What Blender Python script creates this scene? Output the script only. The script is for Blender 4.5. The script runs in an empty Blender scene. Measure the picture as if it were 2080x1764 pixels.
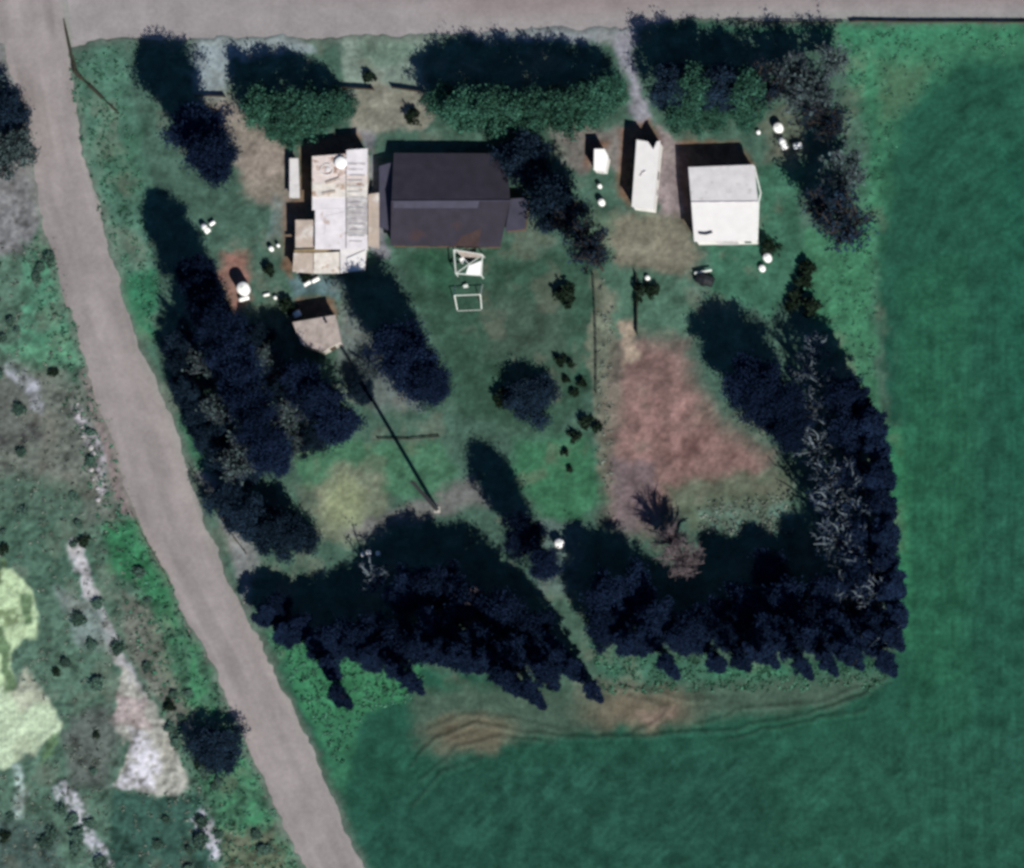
import bpy, math, random
import numpy as np
from mathutils import Vector, Matrix

random.seed(7)
sc = bpy.context.scene
C = sc.collection
R = math.radians

# ------------------------------------------------------------------ camera
S = 0.0721                      # metres per plan unit (plan is 2080 x 1764 units)
PW, PH = 2080.0, 1764.0
LEAN = Vector((0.15, -0.19, 1.0)).normalized()
DIST = 1500.0
cam_d = bpy.data.cameras.new("camera")
cam = bpy.data.objects.new("camera", cam_d)
C.objects.link(cam)
f = -LEAN
right = f.cross(Vector((0, 1, 0))).normalized()
up = right.cross(f).normalized()
cpos = LEAN * DIST
cam.matrix_world = Matrix(((right.x, up.x, -f.x, cpos.x), (right.y, up.y, -f.y, cpos.y),
                           (right.z, up.z, -f.z, cpos.z), (0, 0, 0, 1)))
HW = PW * S / 2
cam_d.sensor_width = 36
cam_d.lens = 18 * DIST / HW
cam_d.clip_start = 10
cam_d.clip_end = 20000
sc.camera = cam


def G(x, y, z=0.0):
    """plan position -> world point at height z"""
    a = (x - PW / 2) * S / DIST
    b = (PH / 2 - y) * S / DIST
    d = f + right * a + up * b
    t = (z - cpos.z) / d.z
    return cpos + d * t


def to_plan(X, Y):
    """world ground arrays -> plan arrays"""
    dx, dy, dz = X - cpos.x, Y - cpos.y, -cpos.z
    w = dx * f.x + dy * f.y + dz * f.z
    a = (dx * right.x + dy * right.y + dz * right.z) / w
    b = (dx * up.x + dy * up.y + dz * up.z) / w
    return PW / 2 + a * DIST / S, PH / 2 - b * DIST / S


# ------------------------------------------------------------------ light
SUN_EL, SUN_AZ = R(38), R(150)
sun_dir = Vector((math.sin(SUN_AZ) * math.cos(SUN_EL), math.cos(SUN_AZ) * math.cos(SUN_EL), math.sin(SUN_EL)))
sl = bpy.data.lights.new("sun", 'SUN')
sl.energy = 5.0
sl.angle = R(0.5)
sl.color = (1.0, 0.955, 0.86)
so = bpy.data.objects.new("sun", sl)
so.rotation_euler = sun_dir.to_track_quat('Z', 'Y').to_euler()
so.location = (0, 0, 100)
C.objects.link(so)
w = bpy.data.worlds.new("World")
sc.world = w
w.use_nodes = True
nt = w.node_tree
bg = nt.nodes["Background"]
sky = nt.nodes.new("ShaderNodeTexSky")
sky.sky_type = 'NISHITA'
sky.sun_disc = False
sky.sun_elevation = SUN_EL
sky.sun_rotation = SUN_AZ
sky.ozone_density = 8.0
sky.dust_density = 0.2
nt.links.new(sky.outputs[0], bg.inputs[0])
bg.inputs[1].default_value = 0.05
vs = sc.view_settings
vs.view_transform = 'Standard'
vs.look = 'None'
vs.exposure = 0.40
vs.gamma = 1.0
vs.use_curve_mapping = False
sc.cycles.pixel_filter_type = 'BLACKMAN_HARRIS'
sc.cycles.filter_width = 3.2
sc.cycles.max_bounces = 3
sc.cycles.diffuse_bounces = 2


# ------------------------------------------------------------------ colour helpers
def lin(c):
    return np.array([(v / 255 / 12.92 if v / 255 <= .04045 else ((v / 255 + .055) / 1.055) ** 2.4) for v in c])


KFLAT = np.array([1.36, 1.335, 1.30])


def alb(c):
    return tuple(np.clip(lin(c) / KFLAT, 0.002, 0.85))


# ------------------------------------------------------------------ materials
def mat(name, col, rough=0.9, var=0.25, scale=3.0, bump=0.0, spec=0.2, second=None, second_amt=0.5, second_scale=1.0, metallic=0, island=0.0, objrand=0.0, wave=None):
    m = bpy.data.materials.new(name)
    m.use_nodes = True
    n, l = m.node_tree.nodes, m.node_tree.links
    b = n["Principled BSDF"]
    b.inputs["Roughness"].default_value = rough
    b.inputs["Specular IOR Level"].default_value = spec
    b.inputs["Metallic"].default_value = metallic
    tc = n.new("ShaderNodeTexCoord")
    no = n.new("ShaderNodeTexNoise")
    no.inputs["Scale"].default_value = scale
    no.inputs["Detail"].default_value = 5
    l.new(tc.outputs["Object"], no.inputs["Vector"])
    mr = n.new("ShaderNodeMapRange")
    mr.inputs[1].default_value = .3
    mr.inputs[2].default_value = .7
    mr.inputs[3].default_value = 1 - var
    mr.inputs[4].default_value = 1 + var
    l.new(no.outputs[0], mr.inputs[0])
    base = n.new("ShaderNodeRGB")
    base.outputs[0].default_value = (*col, 1)
    out = base.outputs[0]
    if second is not None:
        n2 = n.new("ShaderNodeTexNoise")
        n2.inputs["Scale"].default_value = second_scale
        n2.inputs["Detail"].default_value = 4
        l.new(tc.outputs["Object"], n2.inputs["Vector"])
        cr = n.new("ShaderNodeMapRange")
        cr.inputs[1].default_value = 1 - second_amt - .06
        cr.inputs[2].default_value = 1 - second_amt + .08
        l.new(n2.outputs[0], cr.inputs[0])
        mx = n.new("ShaderNodeMix")
        mx.data_type = 'RGBA'
        l.new(cr.outputs[0], mx.inputs[0])
        l.new(out, mx.inputs[6])
        mx.inputs[7].default_value = (*second, 1)
        out = mx.outputs[2]
    fac = mr.outputs[0]
    for amt, src in ((island, "geo"), (objrand, "obj")):
        if amt:
            g = n.new("ShaderNodeNewGeometry") if src == "geo" else n.new("ShaderNodeObjectInfo")
            r = n.new("ShaderNodeMapRange")
            r.inputs[3].default_value = 1 - amt
            r.inputs[4].default_value = 1 + amt
            l.new(g.outputs["Random Per Island" if src == "geo" else "Random"], r.inputs[0])
            mm = n.new("ShaderNodeMath")
            mm.operation = 'MULTIPLY'
            l.new(fac, mm.inputs[0])
            l.new(r.outputs[0], mm.inputs[1])
            fac = mm.outputs[0]
    vm = n.new("ShaderNodeVectorMath")
    vm.operation = 'SCALE'
    l.new(out, vm.inputs[0])
    l.new(fac, vm.inputs["Scale"])
    l.new(vm.outputs[0], b.inputs["Base Color"])
    if bump or wave:
        bp = n.new("ShaderNodeBump")
        bp.inputs["Strength"].default_value = bump or .6
        bp.inputs["Distance"].default_value = .05
        if wave:
            wv = n.new("ShaderNodeTexWave")
            wv.bands_direction = wave[0]
            wv.inputs["Scale"].default_value = wave[1]
            l.new(tc.outputs["Object"], wv.inputs["Vector"])
            l.new(wv.outputs[1], bp.inputs["Height"])
        else:
            l.new(no.outputs[0], bp.inputs["Height"])
        l.new(bp.outputs[0], b.inputs["Normal"])
    return m


def ground_mat(name, var=.22):
    m = bpy.data.materials.new(name)
    m.use_nodes = True
    n, l = m.node_tree.nodes, m.node_tree.links
    b = n["Principled BSDF"]
    b.inputs["Roughness"].default_value = 1
    b.inputs["Specular IOR Level"].default_value = 0.05
    at = n.new("ShaderNodeAttribute")
    at.attribute_name = "tint"
    tc = n.new("ShaderNodeTexCoord")
    fac = None
    for sc_, amt in ((.35, var), (1.6, var * .8), (7, var * .5)):
        no = n.new("ShaderNodeTexNoise")
        no.inputs["Scale"].default_value = sc_
        no.inputs["Detail"].default_value = 3
        l.new(tc.outputs["Object"], no.inputs["Vector"])
        mr = n.new("ShaderNodeMapRange")
        mr.inputs[1].default_value = .3
        mr.inputs[2].default_value = .7
        mr.inputs[3].default_value = 1 - amt
        mr.inputs[4].default_value = 1 + amt
        l.new(no.outputs[0], mr.inputs[0])
        if fac is None:
            fac = mr.outputs[0]
        else:
            mm = n.new("ShaderNodeMath")
            mm.operation = 'MULTIPLY'
            l.new(fac, mm.inputs[0])
            l.new(mr.outputs[0], mm.inputs[1])
            fac = mm.outputs[0]
    vm = n.new("ShaderNodeVectorMath")
    vm.operation = 'SCALE'
    l.new(at.outputs["Color"], vm.inputs[0])
    l.new(fac, vm.inputs["Scale"])
    l.new(vm.outputs[0], b.inputs["Base Color"])
    return m


M = {}
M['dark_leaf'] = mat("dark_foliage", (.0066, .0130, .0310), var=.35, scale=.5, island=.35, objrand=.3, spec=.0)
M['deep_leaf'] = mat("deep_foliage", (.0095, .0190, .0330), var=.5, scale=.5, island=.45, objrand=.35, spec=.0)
M['green_leaf'] = mat("green_foliage", (.024, .076, .054), var=.5, scale=.7, island=.6, objrand=.25, spec=.1)
M['grey_leaf'] = mat("grey_foliage", (.040, .062, .066), var=.5, scale=.6, island=.8, objrand=.3, spec=.1)
M['scrub_leaf'] = mat("scrub_foliage", (.045, .085, .068), var=.4, scale=.8, island=.5, objrand=.35, spec=.05)
M['olive_leaf'] = mat("olive_foliage", (.011, .019, .013), var=.3, scale=.8, island=.5, objrand=.3, spec=.0)
M['bark'] = mat("dark_bark", (.035, .03, .027), var=.3, scale=4)
M['pale_bark'] = mat("pale_bark", (.13, .165, .20), var=.35, scale=2)
M['wispy_bark'] = mat("blue_grey_bark", (.06, .075, .09), var=.35, scale=2)
M['pink_bark'] = mat("pinkish_bark", (.11, .09, .10), var=.35, scale=2)
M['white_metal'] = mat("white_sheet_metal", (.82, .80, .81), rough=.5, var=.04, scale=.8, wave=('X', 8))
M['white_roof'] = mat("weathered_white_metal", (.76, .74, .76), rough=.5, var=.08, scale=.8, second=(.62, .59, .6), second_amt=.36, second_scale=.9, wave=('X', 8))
M['white_paint'] = mat("white_paint", (.8, .8, .8), rough=.5, var=.05)
M['off_white'] = mat("off_white_paint", (.6, .64, .62), rough=.6, var=.15, scale=3)
M['tin_lilac'] = mat("pale_tin", (.78, .75, .80), rough=.5, var=.10, scale=.8, second=(.44, .30, .24), second_amt=.34, second_scale=.55, wave=('Y', 6))
M['tin_pink'] = mat("pinkish_tin", (.76, .67, .65), rough=.5, var=.14, scale=.9, second=(.27, .15, .11), second_amt=.42, second_scale=.9, wave=('Y', 6))
M['tin_tan'] = mat("tan_tin", (.50, .42, .37), rough=.6, var=.14, scale=.9, second=(.68, .64, .62), second_amt=.4, second_scale=.5, wave=('Y', 6))
M['tin_grey'] = mat("grey_tin", (.46, .44, .46), rough=.6, var=.18, scale=1.2, second=(.64, .62, .64), second_amt=.42, second_scale=.8, wave=('Y', 6))
M['tin_cream'] = mat("cream_tin", (.74, .70, .66), rough=.6, var=.15, scale=1.0, second=(.40, .27, .20), second_amt=.40, second_scale=.8, wave=('Y', 6))
M['ochre'] = mat("ochre_board", (.21, .16, .09), rough=.8, var=.25, scale=2)
M['slate'] = mat("grey_roofing", (.034, .032, .048), rough=.8, var=.16, scale=.7, wave=('X', 5))
M['slate_lit'] = mat("grey_roofing_purple", (.033, .030, .045), rough=.8, var=.18, scale=.6, second=(.045, .028, .030), second_amt=.34, second_scale=.3, wave=('X', 5))
M['slate_pale'] = mat("grey_ridge_metal", (.046, .046, .072), rough=.6, var=.15, scale=.8)
M['rust'] = mat("rusty_sheet", (.042, .026, .027), rough=.8, var=.3, scale=1)
M['wall_pale'] = mat("pale_render", (.38, .36, .34), var=.15, scale=1)
M['wall_brown'] = mat("brown_timber_wall", (.10, .06, .04), var=.25, scale=2)
M['wall_white'] = mat("white_wall", (.65, .64, .63), var=.1, scale=1)
M['pink_roof'] = mat("pinkish_felt_roof", (.33, .285, .275), var=.15, scale=1.2, second=(.26, .22, .21), second_amt=.45, second_scale=.7)
M['brown_wood'] = mat("brown_wood", (.055, .04, .028), var=.35, scale=3)
M['dark_wood'] = mat("dark_wood", (.03, .03, .022), var=.35, scale=3)
M['fence_wood'] = mat("weathered_green_wood", (.035, .045, .035), var=.35, scale=3)
M['dark_metal'] = mat("dark_metal", (.03, .032, .036), rough=.5, var=.2)
M['glass'] = mat("dark_glass", (.02, .025, .03), rough=.1, var=.1, spec=.5)
M['rubber'] = mat("black_rubber", (.015, .015, .015), var=.2)
M['tarp'] = mat("dark_tarp", (.012, .014, .018), rough=.6, var=.4, scale=2, bump=.4)
M['earth'] = mat("brown_earth", (.06, .045, .032), var=.4, scale=1.5, bump=.5)
M['stone'] = mat("pale_stone", (.3, .29, .3), var=.2, scale=2, bump=.3)
M['ground'] = ground_mat("ground_cover")
M['road'] = ground_mat("gravel", .09)


# ------------------------------------------------------------------ noise + polygons (numpy)
def vnoise(x, y, scale, seed):
    rs = np.random.RandomState(seed)
    T = rs.rand(256, 256)
    X, Y = x / scale + 1000.37, y / scale + 1000.71
    xi, yi = np.floor(X).astype(int), np.floor(Y).astype(int)
    fx, fy = X - xi, Y - yi
    fx, fy = fx * fx * (3 - 2 * fx), fy * fy * (3 - 2 * fy)
    a, b = T[yi % 256, xi % 256], T[yi % 256, (xi + 1) % 256]
    c, d = T[(yi + 1) % 256, xi % 256], T[(yi + 1) % 256, (xi + 1) % 256]
    return (a * (1 - fx) + b * fx) * (1 - fy) + (c * (1 - fx) + d * fx) * fy


def fnoise(x, y, scale, seed, octs=3):
    s, a, t = 0, 1, 0
    for i in range(octs):
        s = s + a * vnoise(x, y, scale / 2 ** i, seed + i * 17)
        t += a
        a *= .55
    return s / t


def sdf(x, y, poly):
    """signed distance, positive inside"""
    n = len(poly)
    d = np.full(x.shape, 1e9)
    ins = np.zeros(x.shape, bool)
    for i in range(n):
        x0, y0 = poly[i]
        x1, y1 = poly[(i + 1) % n]
        ex, ey = x1 - x0, y1 - y0
        t = np.clip(((x - x0) * ex + (y - y0) * ey) / (ex * ex + ey * ey + 1e-9), 0, 1)
        d = np.minimum(d, np.hypot(x - x0 - t * ex, y - y0 - t * ey))
        if y0 != y1:
            c = ((y0 > y) != (y1 > y)) & (x < (x1 - x0) * (y - y0) / (y1 - y0) + x0)
            ins ^= c
    return np.where(ins, d, -d)


def polydist(x, y, pts):
    d = np.full(x.shape, 1e9)
    for (x0, y0), (x1, y1) in zip(pts[:-1], pts[1:]):
        ex, ey = x1 - x0, y1 - y0
        t = np.clip(((x - x0) * ex + (y - y0) * ey) / (ex * ex + ey * ey + 1e-9), 0, 1)
        d = np.minimum(d, np.hypot(x - x0 - t * ex, y - y0 - t * ey))
    return d


def sm(v, a, b):
    t = np.clip((v - a) / (b - a), 0, 1)
    return t * t * (3 - 2 * t)


# ------------------------------------------------------------------ roads (plan outlines)
RL = [(-400, -15, 105), (-40, 0, 118), (60, 10, 128), (120, 18, 138), (200, 40, 150), (320, 68, 168), (400, 74, 190), (519, 112, 226), (600, 135, 250),
      (705, 165, 277), (853, 214, 346), (1055, 280, 408), (1192, 352, 468), (1246, 374, 500), (1338, 430, 545), (1484, 490, 612), (1629, 558, 676),
      (1764, 620, 738), (2100, 770, 890)]
road_left_poly = [(a, y) for y, a, b in RL] + [(b, y) for y, a, b in reversed(RL)]
TOPB = [(-400, 90), (60, 86), (140, 92), (185, 80), (260, 76), (390, 78), (520, 74), (640, 72), (700, 74), (790, 72), (880, 66), (1000, 62), (1120, 56), (1230, 54), (1290, 50), (1400, 36),
        (1560, 38), (1720, 36), (2080, 38), (2500, 38)]
road_top_poly = [(-400, -420)] + [(-400, 90)] + TOPB[1:] + [(2500, -420)]

# ------------------------------------------------------------------ ground
step = .25
xs = np.concatenate([[-6000, -3000, -1200, -500, -250, -130], np.arange(-84, 84, step), [130, 250, 500, 1200, 3000, 6000]])
ys = np.concatenate([[-6000, -3000, -1200, -500, -250, -120], np.arange(-72, 72, step), [120, 250, 500, 1200, 3000, 6000]])
GX, GY = np.meshgrid(xs, ys)
px, py = to_plan(np.clip(GX, -90, 90), np.clip(GY, -80, 80))
wx = px + (fnoise(px, py, 46, 3) - .5) * 34 + (vnoise(px, py, 11, 5) - .5) * 9
wy = py + (fnoise(px, py, 46, 8) - .5) * 34 + (vnoise(px, py, 11, 9) - .5) * 9
N1 = fnoise(px, py, 60, 21, 4)
N2 = fnoise(px, py, 20, 31, 3)
N3 = vnoise(px, py, 7, 41)
col = np.zeros(px.shape + (3,)) + np.array(alb((37, 82, 67)))


def zone(poly, rgb, feather=10, amt=1.0, warp=1.0, noise=None):
    d = sdf(px + (wx - px) * warp, py + (wy - py) * warp, poly)
    m = sm(d, -feather, feather) * amt
    if noise is not None:
        m = m * noise
    global col
    c = np.array(alb(rgb))
    col = col * (1 - m[..., None]) + c * m[..., None]
    return m


def strip(pts, wid, rgb, feather=8, amt=1.0, warp=1.0, noise=None):
    d = wid - polydist(px + (wx - px) * warp, py + (wy - py) * warp, pts)
    m = sm(d, -feather, feather) * amt
    if noise is not None:
        m = m * noise
    global col
    c = np.array(alb(rgb))
    col = col * (1 - m[..., None]) + c * m[..., None]


def blob(x, y, rx, ry, rgb, feather=.35, amt=1.0):
    d = 1 - np.hypot((wx - x) / rx, (wy - y) / ry)
    m = sm(d, -feather, feather) * amt
    global col
    c = np.array(alb(rgb))
    col = col * (1 - m[..., None]) + c * m[..., None]


hi = sm(N2, .45, .7)
lo = 1 - sm(N2, .3, .5)
pk = sm(N3, .62, .85)
# field
zone([(1840, 100), (2500, 60), (2500, 2200), (1900, 2200), (1850, 1400)], (38, 86, 69), 40)
zone([(1825, 560), (1960, 520), (1985, 1000), (1960, 1500), (1850, 1480), (1835, 1000)], (41, 94, 72), 25, .8)
zone([(2020, 300), (2500, 300), (2500, 1100), (2060, 1000)], (34, 90, 72), 50, .6)
zone([(900, 1560), (2080, 1480), (2080, 1900), (760, 1900), (720, 1700)], (38, 78, 66), 60, .7)
zone([(1500, 1450), (2000, 1400), (2080, 1764), (1600, 1764)], (40, 88, 70), 60, .5)
# compound
zone([(150, 100), (230, 78), (1760, 60), (1790, 600), (1830, 1320), (1200, 1400), (560, 1330), (420, 1060), (330, 850), (200, 420), (140, 170)], (72, 100, 88), 10)
zone([(1690, 56), (2500, 56), (2500, 110), (1960, 120), (1830, 210), (1790, 420), (1775, 700), (1660, 640), (1720, 480), (1780, 300)], (64, 122, 93), 32)
zone([(1690, 50), (2500, 50), (2500, 84), (1740, 90)], (62, 124, 94), 12, .9)
zone([(1790, 130), (1900, 130), (1850, 220), (1790, 260)], (80, 112, 88), 20, .8)
zone([(1640, 470), (1770, 440), (1775, 700), (1790, 850), (1660, 650), (1620, 560)], (66, 122, 92), 12, .8)
zone([(1775, 850), (1840, 880), (1850, 1300), (1830, 1320)], (52, 116, 84), 12, .8)
# left strip
zone([(135, 150), (240, 90), (300, 330), (310, 560), (320, 760), (240, 560), (190, 400)], (80, 118, 102), 10)
zone([(215, 300), (290, 250), (280, 400), (230, 390)], (52, 88, 70), 16, .6)
zone([(160, 420), (290, 480), (300, 560), (240, 540)], (92, 116, 102), 14, .7)
zone([(228, 560), (310, 555), (318, 700), (280, 690)], (56, 116, 88), 14)
zone([(345, 840), (420, 900), (440, 960), (400, 960)], (64, 112, 88), 10)
zone([(395, 960), (440, 960), (520, 1120), (510, 1240), (470, 1120)], (132, 132, 134), 12, .85)
# top verge
zone([(385, 70), (600, 70), (640, 100), (480, 120), (460, 200), (400, 195)], (136, 148, 152), 12)
zone([(690, 60), (890, 60), (850, 110), (870, 190), (700, 200)], (122, 138, 128), 14)
zone([(735, 70), (800, 70), (870, 100), (760, 150), (730, 110)], (98, 120, 106), 12, .8)
zone([(700, 205), (760, 175), (860, 178), (890, 225), (860, 260), (760, 275), (720, 285)], (132, 131, 120), 10)
zone([(960, 56), (1300, 40), (1290, 90), (960, 80)], (158, 160, 170), 10, .7)
zone([(1255, 55), (1300, 50), (1290, 140), (1330, 240), (1300, 260), (1270, 160)], (152, 150, 162), 10, .85)
# yard bare earth
zone([(405, 200), (470, 195), (520, 260), (590, 300), (600, 400), (560, 430), (500, 400), (470, 320), (420, 240)], (132, 125, 117), 16)
zone([(490, 300), (580, 300), (590, 360), (500, 370)], (150, 138, 130), 14, .6)
zone([(450, 520), (505, 505), (510, 610), (480, 640), (440, 570)], (140, 100, 92), 12, .9)
zone([(560, 400), (600, 400), (590, 470), (540, 480)], (112, 130, 132), 10, .6)
zone([(720, 265), (760, 270), (760, 330), (748, 500), (790, 520), (770, 330)], (132, 130, 140), 8, .8)
zone([(590, 560), (690, 560), (690, 600), (590, 610)], (96, 120, 128), 10, .8)
zone([(690, 620), (800, 700), (860, 830), (720, 820), (690, 740)], (104, 112, 112), 14, .8)
zone([(1110, 255), (1280, 255), (1270, 340), (1180, 350), (1130, 300)], (124, 116, 114), 12, .85)
zone([(1335, 250), (1395, 300), (1400, 450), (1335, 440)], (140, 128, 130), 8)
zone([(1240, 430), (1400, 440), (1420, 520), (1380, 560), (1250, 540), (1220, 490)], (120, 118, 104), 14)
zone([(1190, 430), (1260, 430), (1240, 520), (1190, 510)], (98, 120, 102), 12, .7)
zone([(1540, 250), (1600, 200), (1650, 300), (1560, 330)], (98, 104, 92), 14, .8)
zone([(1545, 330), (1620, 320), (1640, 560), (1560, 650), (1440, 600), (1430, 500), (1540, 490)], (58, 104, 84), 12, .8)
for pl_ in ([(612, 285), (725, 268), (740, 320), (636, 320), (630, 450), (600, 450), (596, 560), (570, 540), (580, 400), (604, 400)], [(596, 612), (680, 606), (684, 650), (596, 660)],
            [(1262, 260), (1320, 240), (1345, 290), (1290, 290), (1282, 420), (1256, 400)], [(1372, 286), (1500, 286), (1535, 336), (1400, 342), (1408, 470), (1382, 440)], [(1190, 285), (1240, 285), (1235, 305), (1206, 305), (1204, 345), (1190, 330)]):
    zone(pl_, (124, 92, 75), 9, .8, .6)  # soil brown, cut to the buildings' cast shadows to colour that shade
# lawns
zone([(800, 505), (1230, 505), (1225, 760), (1130, 880), (930, 850), (880, 700)], (57, 86, 72), 14)
zone([(1010, 600), (1150, 620), (1150, 740), (980, 720)], (72, 88, 78), 25, .6)
zone([(840, 510), (930, 505), (920, 600), (860, 560)], (50, 92, 70), 12, .6)
zone([(1220, 540), (1400, 560), (1420, 680), (1230, 690)], (78, 110, 94), 12)
zone([(1050, 890), (1190, 880), (1230, 1000), (1170, 1070), (1100, 1060), (1040, 960)], (60, 110, 82), 24)
zone([(580, 890), (760, 900), (880, 890), (930, 960), (890, 1020), (760, 1000), (620, 1000)], (72, 114, 90), 12)
zone([(640, 990), (700, 940), (770, 960), (790, 1030), (700, 1110), (640, 1090)], (118, 128, 110), 14)
blob(695, 1020, 42, 48, (146, 156, 122), .5, .75)
zone([(690, 1080), (780, 1040), (880, 1010), (960, 960), (1000, 1020), (880, 1050), (740, 1100)], (118, 116, 116), 12, .8)
zone([(1080, 1060), (1180, 1070), (1170, 1200), (1100, 1200)], (96, 116, 112), 12, .8)
# pink-brown patch and path
zone([(1208, 540), (1245, 600), (1248, 800), (1245, 1010), (1215, 960), (1200, 700)], (112, 118, 104), 7, .9)
zone([(1252, 700), (1300, 690), (1395, 700), (1410, 780), (1480, 880), (1560, 930), (1550, 1000), (1400, 1010), (1330, 1070), (1240, 1060), (1240, 900)], (128, 104, 100), 36)
zone([(1270, 800), (1380, 780), (1450, 880), (1400, 960), (1280, 940)], (150, 118, 114), 24, .8, 1, .35 + .65 * hi)
zone([(1330, 860), (1540, 920), (1500, 1000), (1350, 980)], (118, 88, 86), 22, .6, 1, .3 + .7 * lo)
zone([(1255, 660), (1285, 660), (1300, 740), (1262, 740)], (160, 145, 130), 7)
zone([(1240, 930), (1320, 940), (1330, 1080), (1250, 1070)], (108, 98, 104), 14, .7)
zone([(1340, 985), (1600, 950), (1610, 1060), (1400, 1080)], (92, 104, 88), 16, .85)
zone([(1420, 1030), (1610, 1020), (1610, 1085), (1420, 1080)], (98, 136, 128), 10, .6, 1, .3 + .7 * hi)
# southern edge
zone([(545, 1290), (700, 1300), (860, 1340), (840, 1410), (740, 1450), (690, 1540), (650, 1500), (590, 1380)], (60, 122, 88), 14)
zone([(640, 1460), (730, 1450), (700, 1610), (670, 1590)], (56, 112, 84), 14, .8)
zone([(1180, 1300), (1300, 1320), (1450, 1350), (1820, 1340), (1780, 1390), (1500, 1400), (1230, 1400)], (62, 104, 88), 14, .9)
zone([(1430, 1345), (1600, 1345), (1600, 1380), (1440, 1385)], (66, 128, 100), 10, .7)
zone([(840, 1400), (1200, 1390), (1800, 1370), (1700, 1440), (1200, 1480), (900, 1540), (840, 1500)], (76, 96, 84), 22, .85)
blob(960, 1490, 80, 32, (110, 102, 86), .6, .8)
blob(1300, 1440, 105, 40, (112, 102, 88), .6, .85)
blob(1330, 1450, 36, 14, (136, 118, 108), .6, .7)
# west of the road: scrub
zone([(-400, 300), (70, 330), (160, 700), (290, 1060), (430, 1340), (620, 1764), (760, 2200), (-400, 2200)], (84, 112, 98), 10)
zone([(-400, -60), (5, -60), (45, 180), (70, 330), (80, 440), (60, 520), (-400, 540)], (122, 122, 124), 10)
zone([(40, 500), (110, 480), (160, 640), (160, 700), (40, 720)], (78, 128, 104), 12, 1, 1, .45 + .55 * hi)
zone([(10, 700), (150, 690), (175, 740), (60, 760)], (88, 140, 112), 12, .8)
zone([(-300, 740), (60, 740), (180, 790), (215, 960), (240, 1060), (130, 1060), (-300, 1000)], (110, 110, 106), 24, .75)
zone([(-300, 750), (70, 780), (90, 900), (-300, 920)], (66, 64, 68), 16, .7, 1, .4 + .6 * lo)
zone([(-300, 950), (170, 980), (200, 1200), (-300, 1250)], (74, 104, 90), 20, .8)
zone([(165, 750), (200, 770), (265, 990), (290, 1050), (240, 1050), (200, 900)], (136, 120, 122), 8, .9)
strip([(160, 830), (182, 880), (200, 940), (205, 1000)], 10, (196, 188, 200), 7, .9, 1, .35 + .65 * pk)
strip([(30, 750), (70, 790), (75, 830)], 12, (176, 178, 190), 8, .8, 1, .4 + .6 * hi)
zone([(205, 1070), (280, 1060), (330, 1150), (380, 1240), (350, 1260), (300, 1200), (230, 1160)], (58, 118, 84), 14)
zone([(280, 1200), (370, 1220), (440, 1400), (480, 1500), (440, 1530), (350, 1420), (290, 1300)], (64, 118, 86), 12, 1, 1, .5 + .5 * hi)
zone([(240, 1200), (300, 1230), (360, 1400), (420, 1520), (340, 1460), (260, 1330)], (116, 112, 106), 12, .7)
zone([(400, 1560), (500, 1540), (600, 1740), (620, 1800), (470, 1800), (430, 1660)], (64, 120, 88), 12, 1, 1, .6 + .4 * hi)
zone([(450, 1690), (560, 1690), (600, 1780), (450, 1780)], (108, 108, 92), 14, .7)
P1 = [(-300, 1140), (28, 1158), (46, 1182), (62, 1200), (80, 1262), (72, 1292), (46, 1298), (26, 1330), (28, 1380), (18, 1420), (-300, 1420)]
zone(P1, (186, 208, 168), 5, 1, .55)
P2 = [(-300, 1425), (22, 1392), (40, 1410), (62, 1398), (96, 1420), (122, 1470), (104, 1512), (94, 1500), (72, 1536), (52, 1528), (26, 1556), (8, 1562), (-300, 1600)]
zone(P2, (188, 206, 176), 5, 1, .55)
zone([(10, 1400), (60, 1360), (100, 1430), (40, 1440)], (176, 176, 160), 9, .7)
for pl_ in ([(36, 1205), (62, 1214), (66, 1262), (46, 1268), (40, 1240)], [(-300, 1262), (8, 1268), (22, 1310), (30, 1400), (8, 1410), (4, 1330), (-300, 1320)], [(96, 1500), (112, 1480), (118, 1500), (100, 1540), (82, 1548)]):
    zone(pl_, (88, 116, 84), 5, .9, .8)
zone([(-40, 1110), (10, 1130), (40, 1260), (0, 1270)], (98, 116, 80), 8, .8, 1, lo)
zone([(140, 1100), (165, 1120), (185, 1180), (240, 1310), (262, 1360), (240, 1340), (190, 1240), (150, 1150)], (176, 178, 182), 6, .95)
strip([(150, 1105), (186, 1200), (232, 1320), (264, 1378), (292, 1430)], 11, (178, 176, 180), 7, .9)
zone([(110, 1200), (200, 1220), (240, 1330), (150, 1300)], (128, 140, 140), 12, .7)
zone([(235, 1330), (262, 1370), (300, 1420), (345, 1490), (388, 1605), (330, 1612), (240, 1598), (232, 1590), (260, 1520), (215, 1470), (250, 1420)], (168, 168, 160), 5)
zone([(255, 1480), (300, 1490), (330, 1560), (310, 1600), (230, 1600), (262, 1540)], (204, 202, 212), 9, .9, 1, .35 + .65 * sm(N3, .3, .6))
zone([(240, 1400), (290, 1420), (300, 1480), (230, 1470)], (172, 156, 158), 8, .8)
zone([(230, 1612), (400, 1612), (420, 1700), (440, 1800), (230, 1800), (215, 1660)], (58, 90, 80), 8)
strip([(125, 1600), (160, 1650), (200, 1720), (230, 1790)], 12, (186, 186, 196), 7, .9, 1, .3 + .7 * sm(N3, .35, .6))
strip([(30, 1560), (45, 1600), (35, 1650)], 9, (170, 190, 186), 7, .8)
strip([(408, 1660), (428, 1700), (432, 1740)], 10, (184, 184, 196), 6, .9)
zone([(120, 1480), (220, 1420), (240, 1500), (220, 1600), (140, 1600)], (96, 100, 98), 16, .8)
zone([(-100, 1640), (120, 1680), (110, 1800), (-100, 1800)], (64, 78, 78), 18, .7)

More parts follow.
